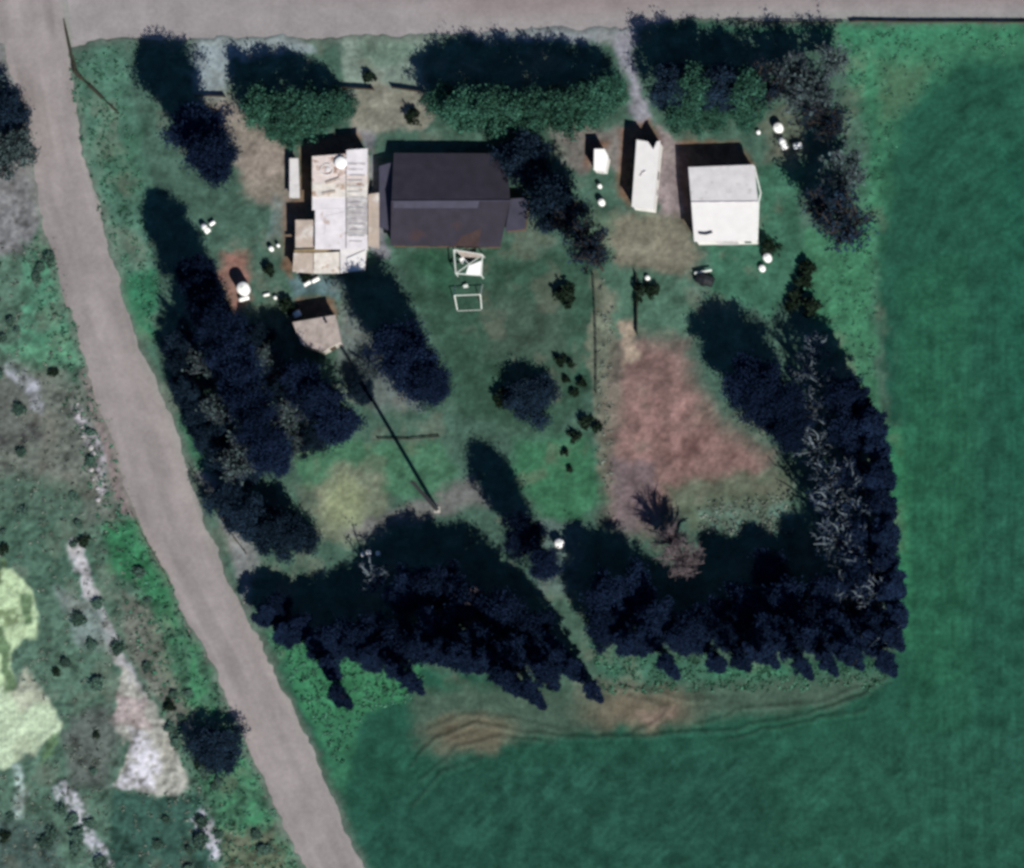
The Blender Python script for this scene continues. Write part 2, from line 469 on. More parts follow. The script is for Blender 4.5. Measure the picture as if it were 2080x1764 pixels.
# natural mottling
d_yard = sdf(px, py, [(140, 90), (1780, 60), (1830, 1330), (1200, 1410), (560, 1330), (330, 850)])
scrub = sm(sdf(px, py, [(-400, 300), (70, 330), (160, 700), (290, 1060), (430, 1340), (620, 1764), (760, 2200), (-400, 2200)]), -5, 15)
yard = sm(d_yard, -30, 10)
lum = 1 + (N1 - .5) * .35 + (N2 - .5) * ((.35 + .85 * scrub + .5 * yard)) + (N3 - .5) * (.15 + .42 * scrub)
# fields: faint drill lines and streaks
s1 = vnoise(px, py * .07, 5.5, 77) - .5
s2 = vnoise((px + py) * .707, (px - py) * .08, 8, 78) - .5
fr = sm(px, 1820, 1860) * sm(py, 480, 700)
fb = sm(py, 1450, 1560) * (1 - fr)
lum = lum + s1 * .28 * fr * (.2 + 1.6 * N1) + (N2 - .5) * .3 * (fr + fb) + s2 * .5 * fb * sm(N1, .4, .65)
ringd = np.hypot(px - 2150, (py - 560) * 1.0)
s3 = vnoise(ringd, np.arctan2(py - 560, px - 2150) * 60, 9, 79) - .5
lum = lum + s3 * .34 * sm(px, 1830, 1870) * (1 - sm(py, 480, 620)) * sm(py, 100, 160)
# scattered bare/dry flecks
lum = np.clip(lum, .35, 2.0)
lum = np.where(scrub > .5, np.minimum(lum, 1.22), lum)
pale = np.maximum(sm(sdf(wx, wy, P1), -8, 8), sm(sdf(wx, wy, P2), -8, 8))
lum = 1 + (lum - 1) * (1 - .75 * pale)
col = col * lum[..., None]
dry = sm(N1, .56, .74) * (yard * .3 + scrub * .25)
col = col * (1 - dry[..., None]) + np.array(alb((122, 116, 104))) * dry[..., None]

# relief
hz = (N2 - .5) * .10 + (N3 - .5) * (.05 + .10 * scrub + .05 * yard)
tracks = [[(835, 1560), (880, 1500), (960, 1470), (1060, 1490), (1200, 1498), (1330, 1496), (1480, 1484), (1640, 1452), (1760, 1410), (1810, 1370)],
          [(855, 1590), (930, 1520), (1010, 1500), (1100, 1506)], [(870, 1480), (940, 1450), (1050, 1462), (1150, 1485)],
          [(1420, 1470), (1530, 1440), (1660, 1428), (1740, 1400)], [(1180, 1404), (1290, 1400), (1400, 1424), (1470, 1420)],
          [(840, 1640), (900, 1570), (980, 1540)], [(1480, 1500), (1620, 1470), (1760, 1440)], [(1280, 1420), (1360, 1436), (1330, 1470), (1290, 1486)]]
qx, qy = px + (fnoise(px, py, 40, 90) - .5) * 14, py + (fnoise(px, py, 40, 91) - .5) * 14
for i, t in enumerate(tracks):
    d = polydist(qx, qy, t)
    hz = hz + np.exp(-(d / 4.0) ** 2) * (.11 if i == 0 else .07) - np.exp(-((d - 9) / 5.0) ** 2) * .05
    m = np.exp(-(d / 4.5) ** 2) * .24
    col = col * (1 - m[..., None]) + np.array(alb((48, 60, 52))) * m[..., None]
# roads lie in a shallow cutting, banks ragged
rd = np.maximum(sdf(wx * .6 + px * .4, wy * .6 + py * .4, road_left_poly), sdf(wx * .6 + px * .4, wy * .6 + py * .4, road_top_poly))
hz = hz * (1 - sm(rd, -14, 0)) - .22 * sm(rd, -6, 6) + .07 * np.exp(-((rd + 12) / 7) ** 2) * sm(N2, .3, .6)
edge = np.exp(-((rd + 2) / 12.0) ** 2)
col = col * (1 - .55 * edge[..., None]) + np.array(alb((118, 124, 116))) * .55 * edge[..., None]
inside = (np.abs(GX) < 84) & (np.abs(GY) < 72)
hz = np.where(inside, hz, -.2)

ny, nx = GX.shape
verts = np.stack([GX, GY, hz], -1).reshape(-1, 3)
ii = np.arange(ny * nx).reshape(ny, nx)
quads = np.stack([ii[:-1, :-1], ii[:-1, 1:], ii[1:, 1:], ii[1:, :-1]], -1).reshape(-1, 4)


def np_mesh(name, verts, faces, smooth=False):
    me = bpy.data.meshes.new(name)
    k = faces.shape[1]
    me.vertices.add(len(verts))
    me.vertices.foreach_set("co", np.ascontiguousarray(verts, dtype=np.float32).ravel())
    me.loops.add(faces.size)
    me.loops.foreach_set("vertex_index", np.ascontiguousarray(faces, dtype=np.int32).ravel())
    me.polygons.add(len(faces))
    me.polygons.foreach_set("loop_start", np.arange(0, faces.size, k, dtype=np.int32))
    me.polygons.foreach_set("use_smooth", np.full(len(faces), smooth))
    me.update(calc_edges=True)
    return me


def set_tint(me, col):
    a = me.attributes.new("tint", 'FLOAT_COLOR', 'POINT')
    c = np.ones((len(me.vertices), 4), np.float32)
    c[:, :3] = col.reshape(-1, 3)
    a.data.foreach_set("color", c.ravel())


def link(name, me, material=None, parent=None):
    o = bpy.data.objects.new(name, me)
    if material:
        me.materials.append(material)
    C.objects.link(o)
    if parent:
        o.parent = parent
    return o


gm = np_mesh("ground", verts, quads, True)
set_tint(gm, col)
g = link("ground", gm, M['ground'])
g["kind"] = "structure"


def ground_h(p):
    """terrain height under a world point"""
    i = int(np.clip(np.searchsorted(xs, p.x), 0, nx - 1))
    j = int(np.clip(np.searchsorted(ys, p.y), 0, ny - 1))
    return float(hz[j, i])


# road sheets
def road_sheet(name, rows, z, shade):
    """rows: list of (left plan point, right plan point)"""
    P, T = [], []
    nu = 17
    rr = []
    for (a, b), (c, d) in zip(rows[:-1], rows[1:]):
        L = max(1, int(math.hypot(c[0] - a[0], c[1] - a[1]) / 9))
        for k in range(L):
            t = k / L
            rr.append(((a[0] + (c[0] - a[0]) * t, a[1] + (c[1] - a[1]) * t), (b[0] + (d[0] - b[0]) * t, b[1] + (d[1] - b[1]) * t)))
    rr.append(rows[-1])
    for a, b in rr:
        for k in range(nu):
            u = k / (nu - 1)
            q = (a[0] + (b[0] - a[0]) * u, a[1] + (b[1] - a[1]) * u)
            P.append(G(q[0], q[1], z))
            T.append((u, q[0], q[1]))
    T = np.array(T)
    nr = len(rr)
    idx = np.arange(nr * nu).reshape(nr, nu)
    fc = np.stack([idx[:-1, :-1], idx[:-1, 1:], idx[1:, 1:], idx[1:, :-1]], -1).reshape(-1, 4)
    me = np_mesh(name, np.array([tuple(p) for p in P]), fc, True)
    # keep faces upward
    if me.polygons[0].normal.z < 0:
        me.flip_normals()
    set_tint(me, shade(T[:, 0], T[:, 1], T[:, 2]))
    o = link(name, me, M['road'])
    o["kind"] = "structure"
    return o


def shade_left(u, x, y):
    base = np.array(alb((155, 147, 146)))
    s = (vnoise(u * 9, y * .008, 1, 50) - .5) * .26 + (vnoise(u * 21, y * .01, 1, 53) - .5) * .14 + (fnoise(x, y, 50, 51, 4) - .5) * .22
    e = np.exp(-((u - 0.02) / .12) ** 2) * .12 + np.exp(-((u - .98) / .10) ** 2) * -.04
    c = base * (1 + s - e)[:, None]
    gr = np.exp(-((u - 1) / .09) ** 2)[:, None] * .5
    return c * (1 - gr) + np.array(alb((138, 148, 140))) * gr


def shade_top(u, x, y):
    base = np.array(alb((154, 148, 148)))
    pink = np.array(alb((146, 134, 134)))
    pale = np.array(alb((142, 148, 144)))
    m = sm(14 - y + (fnoise(x, y, 200, 60) - .5) * 20, -8, 8)[:, None] * sm(x, 300, 1100)[:, None]
    c = base * (1 - m) + pink * m
    m2 = (sm(y, 22, 34) * sm(x, 1350, 1600))[:, None]
    c = c * (1 - m2) + pale * m2
    s = (vnoise(x * .02, y * .3, 1, 61) - .5) * .12 + (fnoise(x, y, 80, 62) - .5) * .16
    return c * (1 + s)[:, None]


road_sheet("gravel_road", [((a - 14, y), (b + 14, y)) for y, a, b in RL if y > 60 or y < -39], -.05, shade_left)
road_sheet("top_road", [((x, -420), (x, y + 14)) for x, y in TOPB], -.054, shade_top)


# ------------------------------------------------------------------ object helpers
class MB:
    def __init__(s):
        s.v, s.f = [], []

    def add(s, vs_, fs):
        o = len(s.v)
        s.v += [tuple(v) for v in vs_]
        s.f += [tuple(i + o for i in q) for q in fs]

    def box(s, cx, cy, cz, sx, sy, sz, rz=0):
        c, n = math.cos(rz), math.sin(rz)
        vv = []
        for dz in (-.5, .5):
            for dx, dy in ((-.5, -.5), (.5, -.5), (.5, .5), (-.5, .5)):
                x, y = dx * sx, dy * sy
                vv.append((cx + x * c - y * n, cy + x * n + y * c, cz + dz * sz))
        s.add(vv, [(3, 2, 1, 0), (4, 5, 6, 7), (0, 1, 5, 4), (1, 2, 6, 5), (2, 3, 7, 6), (3, 0, 4, 7)])

    def slab(s, top, th):
        """top: list of Vectors (ccw from above), solid of thickness th straight down"""
        n = len(top)
        vv = [tuple(p) for p in top] + [(p[0], p[1], p[2] - th) for p in top]
        s.add(vv, [tuple(range(n)), tuple(range(2 * n - 1, n - 1, -1))] + [(i, n + i, n + (i + 1) % n, (i + 1) % n) for i in range(n)])

    def tube(s, pts, rad, k=6):
        pts = [Vector(p) for p in pts]
        rad = rad if isinstance(rad, (list, tuple)) else [rad] * len(pts)
        rings = []
        for i, p in enumerate(pts):
            d = (pts[min(i + 1, len(pts) - 1)] - pts[max(i - 1, 0)])
            if d.length < 1e-6:
                d = Vector((0, 0, 1))
            d.normalize()
            a = d.orthogonal().normalized()
            b = d.cross(a)
            rings.append([p + (a * math.cos(2 * math.pi * j / k) + b * math.sin(2 * math.pi * j / k)) * rad[i] for j in range(k)])
        vv = [v for r_ in rings for v in r_]
        fs = []
        for i in range(len(pts) - 1):
            for j in range(k):
                fs.append((i * k + j, i * k + (j + 1) % k, (i + 1) * k + (j + 1) % k, (i + 1) * k + j))
        fs.append(tuple(range(k - 1, -1, -1)))
        fs.append(tuple((len(pts) - 1) * k + j for j in range(k)))
        s.add(vv, fs)

    def lathe(s, prof, k=20, cx=0, cy=0, cz=0):
        vv = []
        for r_, z in prof:
            for j in range(k):
                a = 2 * math.pi * j / k
                vv.append((cx + r_ * math.cos(a), cy + r_ * math.sin(a), cz + z))
        fs = []
        for i in range(len(prof) - 1):
            for j in range(k):
                fs.append((i * k + j, i * k + (j + 1) % k, (i + 1) * k + (j + 1) % k, (i + 1) * k + j))
        fs.append(tuple(range(k - 1, -1, -1)))
        fs.append(tuple((len(prof) - 1) * k + j for j in range(k)))
        s.add(vv, fs)

    def build(s, name, m, parent=None, smooth=False):
        me = bpy.data.meshes.new(name)
        me.from_pydata(s.v, [], s.f)
        me.update()
        if smooth:
            me.polygons.foreach_set("use_smooth", [True] * len(me.polygons))
        return link(name, me, m, parent)


def tag(o, label, cat, group=None, kind=None):
    assert len(label.split()) <= 16, label
    o["label"] = label
    o["category"] = cat
    if group:
        o["group"] = group
    if kind:
        o["kind"] = kind
    return o


def thing(name, loc, label, cat, group=None, rz=0):
    o = bpy.data.objects.new(name, None)
    C.objects.link(o)
    o.location = loc
    o.rotation_euler = (0, 0, rz)
    o.empty_display_size = .5
    return tag(o, label, cat, group)


def copy_tree(o, parent=None):
    c = o.copy()
    C.objects.link(c)
    if parent:
        c.parent = parent
    for ch in list(o.children):
        copy_tree(ch, c)
    return c


def loc_of(pts, base):
    return [Vector(p) - Vector(base) for p in pts]


# ------------------------------------------------------------------ buildings
def quad_walls(mb, base, corners, tops, inset=.12, z0=-.4):
    """corners: ground plan world pts (ccw from above); tops: heights at each corner"""
    c = sum((Vector((p.x, p.y, 0)) for p in corners), Vector()) / len(corners)
    pts = []
    for p in corners:
        q = Vector((p.x, p.y, 0))
        q = q + (c - q).normalized() * inset
        pts.append(q - Vector((base.x, base.y, 0)))
    n = len(pts)
    vv = [(p.x, p.y, z0) for p in pts] + [(p.x, p.y, t) for p, t in zip(pts, tops)]
    fs = [(i, (i + 1) % n, n + (i + 1) % n, n + i) for i in range(n)] + [tuple(range(n, 2 * n)), tuple(range(n - 1, -1, -1))]
    mb.add(vv, fs)


def door_on(parent, a, b, t, wid, hgt, material, zc=0, name="door", handle=True):
    """a panel proud of the wall that runs from a to b (local, outward on the right hand side)"""
    a, b = Vector((a[0], a[1], 0)), Vector((b[0], b[1], 0))
    d = (b - a).normalized()
    n = Vector((d.y, -d.x, 0))
    p = a + (b - a) * t + n * .03
    rz = math.atan2(d.y, d.x)
    mb = MB()
    mb.box(p.x, p.y, zc + hgt / 2, wid, .06, hgt, rz)
    o = mb.build(name, material, parent)
    if handle:
        h = MB()
        q = p + n * .06 + d * (wid * .38)
        h.box(q.x, q.y, zc + hgt * .48, .06, .05, .2, rz)
        h.build("handle", M['dark_metal'], o)
    return o


def gable(name, cn, eave, ridge_h, ridge_px, mats, wall_m, label, cat, lower_split=None):
    """cn: plan corners TL, TR, BR, BL of the eaves; ridge_px: plan points left, right of the ridge (parallel to the top edge)"""
    TL, TR, BR, BL = [G(x, y, eave) for x, y in cn]
    RL_, RR_ = [G(x, y, ridge_h) for x, y in ridge_px]
    base = (TL + TR + BR + BL) / 4
    base.z = 0
    t = thing(name, base, label, cat)
    L = lambda p: Vector(p) - base
    a = MB(); a.slab([L(TL), L(RL_), L(RR_), L(TR)], .09); a.build("roof_slope", mats[0], t)
    b = MB(); b.slab([L(RL_) + Vector((0, 0, .0)), L(BL), L(BR), L(RR_)], .09); b.build("roof_slope", mats[1], t)
    r = MB(); r.tube([L(RL_) + Vector((0, 0, .03)), L(RR_) + Vector((0, 0, .03))], .09, 6); r.build("ridge_cap", mats[2], t)
    wl = MB()
    ins = .25
    c = [TL, BL, BR, TR]
    ctr = Vector((base.x, base.y, 0))
    pts = []
    for p in c:
        q = Vector((p.x, p.y, 0)); q += (ctr - q).normalized() * ins * 1.4
        pts.append(q - ctr)
    ml = (pts[0] + pts[1]) / 2; mr_ = (pts[2] + pts[3]) / 2
    rl = Vector((RL_.x - ctr.x, RL_.y - ctr.y, 0)); rr = Vector((RR_.x - ctr.x, RR_.y - ctr.y, 0))
    kl = pts[0].lerp(pts[1], min(.95, max(.05, (pts[0] - rl).length / max(.1, (pts[0] - pts[1]).length))))
    kr = pts[3].lerp(pts[2], min(.95, max(.05, (pts[3] - rr).length / max(.1, (pts[3] - pts[2]).length))))
    P6 = [pts[0], kl, pts[1], pts[2], kr, pts[3]]
    H6 = [eave - .1, ridge_h - .13, eave - .1, eave - .1, ridge_h - .13, eave - .1]
    vv = [(p.x, p.y, -.4) for p in P6] + [(p.x, p.y, h) for p, h in zip(P6, H6)]
    fs = [(i, (i + 1) % 6, 6 + (i + 1) % 6, 6 + i) for i in range(6)]
    wl.add(vv, fs)
    wl.build("wall", wall_m, t)
    return t, pts, (TL, TR, BR, BL, RL_, RR_), base


# big white barn
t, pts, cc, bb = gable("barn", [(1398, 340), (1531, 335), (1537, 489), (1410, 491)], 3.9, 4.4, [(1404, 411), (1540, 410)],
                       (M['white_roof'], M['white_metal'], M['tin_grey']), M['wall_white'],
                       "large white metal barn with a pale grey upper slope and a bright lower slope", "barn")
door_on(t, pts[1], pts[2], .5, 3.2, 2.5, M['tin_grey'])
door_on(t, pts[1], pts[2], .85, 1.0, 1.0, M['glass'], 1.1, "window", False)
hb = MB()
p0, p1 = G(1420, 474, 4.15) - bb, G(1447, 472, 4.15) - bb
hb.tube([p0, (p0 + p1) / 2 + Vector((0, -.2, .02)), p1], .16, 6)
hb.build("roof_vent", M['dark_metal'], t)
# east trim of the barn
tr = MB()
e0, e1 = G(1532, 338, 3.75) - bb, G(1545, 392, 3.75) - bb
e2, e3 = G(1541, 410, 3.75) - bb, G(1538, 489, 3.75) - bb
tr.tube([e0, e1, e2, e3], .12, 6)
tr.build("gutter", M['off_white'], t)

# long white cabin with a notched corner
zc = 3.6
cn = [(1293, 284), (1283, 420), (1327, 426), (1338, 312), (1341, 286), (1334, 288), (1327, 304), (1316, 288)]
W = [G(x, y, zc) for x, y in cn]
base = G(1311, 355, 0)
t = thing("cabin", base, "long narrow white cabin with a notch bitten out of one roof corner", "cabin")
mb = MB()
top = [p - base for p in W]
mb.slab(top, .14)
mb.build("roof", M['white_metal'], t)
mb = MB()
inn = [Vector((p.x, p.y, 0)) * .96 for p in top]
n = len(inn)
mb.add([(p.x, p.y, -.4) for p in inn] + [(p.x, p.y, zc - .14) for p in inn], [(i, (i + 1) % n, n + (i + 1) % n, n + i) for i in range(n)])
mb.build("wall", M['wall_white'], t)
door_on(t, inn[2], inn[3], .35, .9, 2.0, M['tin_grey'])
door_on(t, inn[2], inn[3], .65, 1.2, .9, M['glass'], 1.0, "window", False)
mb = MB()
q = [G(1300, 358, zc + .05) - base, G(1305, 351, zc + .08) - base, G(1312, 348, zc + .05) - base]
mb.tube(q, .12, 6)
mb.build("roof_pipe", M['tin_grey'], t)

# small white shed
zc = 2.7
W = [G(x, y, zc) for x, y in [(1207, 303), (1206, 346), (1230, 348), (1236, 318), (1228, 303)]]
base = G(1219, 326, 0)
t = thing("garden_shed", base, "small plain white shed west of the long white cabin", "shed")
top = [p - base for p in W]
mb = MB(); mb.slab(top, .1); mb.build("roof", M['white_paint'], t)
inn = [Vector((p.x, p.y, 0)) * .93 for p in top]
n = len(inn)
mb = MB()
mb.add([(p.x, p.y, -.4) for p in inn] + [(p.x, p.y, zc - .1) for p in inn], [(i, (i + 1) % n, n + (i + 1) % n, n + i) for i in range(n)])
mb.build("wall", M['wall_white'], t)
door_on(t, inn[1], inn[2], .5, .8, 1.8, M['tin_grey'])

# grey house
t, pts, cc, bb = gable("grey_house", [(800, 311), (1030, 312), (1016, 502), (793, 499)], 2.2, 4.0, [(795, 409), (1036, 408)],
                       (M['slate'], M['slate_lit'], M['slate_pale']), M['wall_brown'],
                       "dark grey gabled house with a long ridge and a rust stained corner", "house")
mb = MB()
top = [G(x, y, 2.0) - bb for x, y in [(770, 338), (770, 462), (796, 470), (797, 330)]]
mb.slab(top, .08); mb.build("porch_roof", M['slate_pale'], t)
for x, y in [(773, 345), (773, 400), (773, 455)]:
    p = G(x, y, 2.0) - bb
    mb = MB()
    mb.tube([(p.x, p.y, -.3), (p.x, p.y, 1.9)], .07, 6)
    mb.build("porch_post", M['dark_wood'], t)
mb = MB()
top = [G(x, y, 1.9) - bb for x, y in [(1037, 404), (1026, 470), (1066, 466), (1074, 402)]]
mb.slab(top, .1); mb.build("side_roof", M['slate_pale'], t)
inn = [Vector((p.x, p.y, 0)).lerp(Vector(((top[0].x + top[2].x) / 2, (top[0].y + top[2].y) / 2, 0)), .08) for p in top]
mb = MB(); mb.add([(p.x, p.y, -.4) for p in inn] + [(p.x, p.y, 1.8) for p in inn], [(i, (i + 1) % 4, 4 + (i + 1) % 4, 4 + i) for i in range(4)]); mb.build("side_wall", M['wall_brown'], t)
# rusty repair sheets on the lower slope
TL, TR, BR, BL, RLw, RRw = cc
def on_slope(u, v, lift=.03):
    a = RLw.lerp(RRw, u); b = BL.lerp(BR, u)
    return a.lerp(b, v) + Vector((0, 0, lift)) - bb
mb = MB(); mb.slab([on_slope(.64, .78), on_slope(.58, .99), on_slope(.80, .995), on_slope(.80, .6)], .025); mb.build("rusty_sheet", M['rust'], t)
mb = MB(); mb.slab([on_slope(.02, .01), on_slope(.02, .16), on_slope(.74, .16), on_slope(.74, .01)], .02); mb.build("ridge_sheet", M['slate_pale'], t)
door_on(t, pts[1], pts[2], .62, 1.0, 1.9, M['brown_wood'])
for u in (.15, .38, .85):
    wdw = door_on(t, pts[1], pts[2], u, 1.3, .9, M['glass'], .9, "window", False)

# patchwork tin roofed house
bb = G(680, 430, 0)
t = thing("tin_house", bb, "sprawling house under a patchwork of white, pinkish and tan tin roof sheets", "house")
def sheet(name, cn, z, m, th=.06, jitter=0):
    """cn plan points with height list or one z"""
    zs = z if isinstance(z, (list, tuple)) else [z] * len(cn)
    top = [G(x, y, h) - bb for (x, y), h in zip(cn, zs)]
    # make ccw
    ar = sum(top[i].x * top[(i + 1) % len(top)].y - top[(i + 1) % len(top)].x * top[i].y for i in range(len(top)))
    if ar < 0:
        top = top[::-1]
    mb = MB(); mb.slab(top, th)
    o = mb.build(name, m, t)
    return o
HT, HB = 3.0, 2.7
def zz(y):
    return 3.65 - (y - 305) * .0014
rows = [305, 330, 352, 372, 398, 424, 450, 476, 504]
mA = ['tin_pink', 'tin_pink', 'tin_pink', 'tin_cream', 'tin_lilac', 'tin_lilac', 'tin_lilac', 'tin_lilac']
mB = ['tin_lilac', 'tin_lilac', 'tin_pink', 'tin_cream', 'tin_grey', 'tin_grey', 'tin_grey', 'tin_lilac']
for i in range(8):
    y0, y1 = rows[i], rows[i + 1] + 3
    xl = 634 if i < 5 else 640
    z0, z1 = zz(y0) + .0, zz(y1) + .02
    lift = .05 * (i % 2)
    tl = 318 if i == 0 else y0
    sheet("roof_sheet", [(xl, tl), (xl, y1), (702, y1), (702, y0 + (8 if i == 0 else 0))], [z0 + lift, z1 + lift, z1 + lift, z0 + lift], M[mA[i]])
    sheet("roof_sheet", [(703.5, y0), (703.5, y1), (746, y1), (747, y0 - (3 if i == 0 else 0))], [z0 + .03 + lift, z1 + .03 + lift, z1 + .03 + lift, z0 + .03 + lift], M[mB[i]])
for k in range(15):
    y = 332 + k * 11.2
    sheet("roof_batten", [(706 + (k * 7 % 5), y), (706 + (k * 7 % 5), y + 3.2), (742 - (k * 5 % 9), y + 3.2), (742 - (k * 5 % 9), y)], zz(y) + .13, M['tin_grey'], .05)
sheet("roof_sheet", [(600, 447), (600, 506), (640, 508), (686, 500), (660, 470), (636, 447)], [3.0, 2.85, 2.85, 2.95, 3.1, 3.1], M['tin_tan'])
sheet("roof_sheet", [(597, 514), (594, 552), (636, 556), (636, 514)], [2.8, 2.65, 2.65, 2.8], M['tin_tan'])
sheet("roof_sheet", [(637.5, 514), (637.5, 556), (690, 556), (690, 512)], [2.82, 2.67, 2.67, 2.82], M['tin_cream'])
sheet("roof_sheet", [(691, 505), (691, 555), (741, 549), (745, 505)], [3.1, 2.9, 2.9, 3.1], M['white_roof'])
sheet("roof_sheet", [(705, 525), (705, 552), (738, 549), (743, 508)], [3.2, 3.08, 3.08, 3.24], M['white_metal'], .05)
sheet("roof_plank", [(598, 507), (598, 513), (660, 512), (690, 502), (686, 498), (650, 505)], 3.12, M['ochre'])
sheet("roof_sheet", [(661, 440), (658, 500), (700, 506), (700, 430)], [zz(440) + .1, 3.42, 3.42, zz(430) + .1], M['tin_lilac'], .04)
# lean-to strip west of it
sheet("lean_to_roof", [(588, 322), (588, 402), (609, 402), (606, 322)], [1.7, 1.6, 1.8, 1.8], M['white_roof'])
sheet("lean_to_wall", [(591, 326), (591, 399), (605, 399), (603, 326)], 1.52, M['wall_pale'], 1.9)
# walkway roof between the two houses
sheet("walkway_roof", [(748, 395), (748, 500), (770, 505), (770, 392)], 2.2, M['tin_tan'])
sheet("walkway_wall", [(750, 398), (750, 496), (766, 500), (766, 396)], 2.1, M['wall_pale'], 2.5)
# satellite-white disc on the roof
mb = MB()
p = G(692, 331, 3.8) - bb
mb.lathe([(.05, -.15), (.5, -.05), (.85, .12), (.95, .22), (.8, .3), (.3, .36), (.02, .37)], 18, p.x, p.y, 3.75)
mb.build("roof_dome", M['white_paint'], t, True)
# rings lying on the roof
mb = MB()
p = G(664, 345, 3.7) - bb
ring = [(p.x + .95 * math.cos(a), p.y + .8 * math.sin(a), 3.72) for a in [k * math.pi / 9 for k in range(19)]]
mb.tube(ring, .09, 6); mb.build("roof_ring", M['white_roof'], t)
mb = MB()
p = G(666, 344, 3.7) - bb
mb.lathe([(.5, 0), (.45, .12), (.1, .2)], 10, p.x, p.y, 3.62); mb.build("roof_cowl", M['tin_grey'], t)
# dark things stored on the roof
for x, y, l_, a in [(676, 368, 2.2, .3), (668, 392, 2.0, .15), (655, 480, 1.8, -.8)]:
    p = G(x, y, 3.6) - bb
    mb = MB()
    mb.box(p.x, p.y, (zz(y) if x > 634 and y < 440 else 3.05) + .14, l_, .38, .12, a)
    mb.build("roof_board", M['tin_grey'] if l_ < 2 else M['tin_tan'], t)
# walls
def walls(cn, h, m, z0=-.4):
    pts_ = [G(x, y, h) - bb for x, y in cn]
    ar = sum(pts_[i].x * pts_[(i + 1) % len(pts_)].y - pts_[(i + 1) % len(pts_)].x * pts_[i].y for i in range(len(pts_)))
    if ar < 0:
        pts_ = pts_[::-1]
    n = len(pts_)
    mb = MB()
    mb.add([(p.x, p.y, z0) for p in pts_] + [(p.x, p.y, h) for p in pts_], [(i, (i + 1) % n, n + (i + 1) % n, n + i) for i in range(n)])
    return mb.build("wall", m, t), pts_
walls([(638, 322), (638, 500), (742, 500), (743, 308)], 3.3, M['wall_pale'])
walls([(604, 452), (604, 502), (636, 502), (636, 452)], 2.7, M['wall_brown'])
_, pp = walls([(600, 518), (598, 549), (736, 545), (738, 503)], 2.55, M['wall_pale'])
door_on(t, (G(640, 551, 0) - bb), (G(700, 551, 0) - bb), .3, 1.0, 1.8, M['brown_wood'])

# pinkish outhouse
zc = 3.2
bb = G(640, 682, 0)
t = thing("outhouse", bb, "small pinkish grey flat roofed outhouse south of the patchwork tin house", "shed")
cn = [(594, 655), (612, 700), (655, 714), (693, 694), (681, 640)]
top = [G(x, y, zc) - bb for x, y in cn]
mb = MB(); mb.slab(top, .15); mb.build("roof", M['pink_roof'], t)
inn = [Vector((p.x, p.y, 0)) * .95 for p in top]
n = len(inn)
mb = MB()
mb.add([(p.x, p.y, -.4) for p in inn] + [(p.x, p.y, zc - .15) for p in inn], [(i, (i + 1) % n, n + (i + 1) % n, n + i) for i in range(n)])
mb.build("wall", M['wall_pale'], t)
mb = MB(); p = G(663, 655, zc) - bb
mb.lathe([(.16, 0), (.16, .45), (.22, .47), (.22, .55), (.05, .6)], 10, p.x, p.y, zc); mb.build("roof_vent", M['dark_metal'], t)
door_on(t, inn[2], inn[3], .5, .9, 1.9, M['brown_wood'])


# ------------------------------------------------------------------ vegetation
def leaves_mesh(name, centers, size, seed, up_bias=.3, stretch=1.6):
    rs = np.random.RandomState(seed)
    n = len(centers)
    nrm = rs.normal(size=(n, 3))
    nrm[:, 2] = np.abs(nrm[:, 2]) + up_bias
    nrm /= np.linalg.norm(nrm, axis=1)[:, None]
    a = np.cross(nrm, rs.normal(size=(n, 3)))
    a /= np.linalg.norm(a, axis=1)[:, None]
    b = np.cross(nrm, a)
    s = size * rs.uniform(.55, 1.25, (n, 1))
    A, B = a * s * stretch * .5, b * s * .5
    v = np.stack([centers - A, centers + B * .9 - A * .1, centers + A, centers - B * .9 + A * .1], 1).reshape(-1, 3)
    fcs = np.arange(n * 4).reshape(n, 4)
    return np_mesh(name, v, fcs)


def crown_points(kind, H, Rr, n_cl, per, seed, cl=.24):
    rs = np.random.RandomState(seed)
    pts, cen = [], []
    for i in range(n_cl):
        t = rs.rand()
        if kind == 'tall':
            t = rs.beta(1.25, .95)
            z = H * (.24 + .74 * t)
            prof = (.10 + .90 * (t / .62) ** .9) if t < .62 else math.sqrt(max(.04, 1 - ((t - .62) / .40) ** 2))
        elif kind == 'slim':
            z = H * (.05 + .94 * t)
            prof = .06 + .94 * (t / .66) ** 1.25 if t < .66 else math.sqrt(max(.04, 1 - ((t - .66) / .36) ** 2))
        elif kind == 'cone':
            t = rs.beta(1.0, 1.5)
            z = H * (.06 + .92 * t)
            prof = (1 - t) ** .8 * .95 + .05
        elif kind == 'bushy':
            z = H * (.12 + .84 * t)
            prof = math.sqrt(max(.03, 1 - (t * 1.5 - .6) ** 2 / .95))
        else:
            z = H * (.1 + .8 * t)
            prof = math.sqrt(max(.05, 1 - t * t))
        a = rs.rand() * 2 * math.pi
        lob = 1 + .22 * math.sin(3 * a + seed) + .14 * math.sin(5 * a + 2 * seed + t * 4)
        r_ = Rr * prof * lob * (rs.rand() ** .5) * .92
        c = np.array([r_ * math.cos(a), r_ * math.sin(a), z])
        cen.append(c)
        k = int(per * rs.uniform(.6, 1.3))
        rad = Rr * cl * rs.uniform(.7, 1.3)
        pts.append(c + rs.normal(size=(k, 3)) * rad * np.array([1, 1, .8]) * .6)
    return np.concatenate(pts), cen


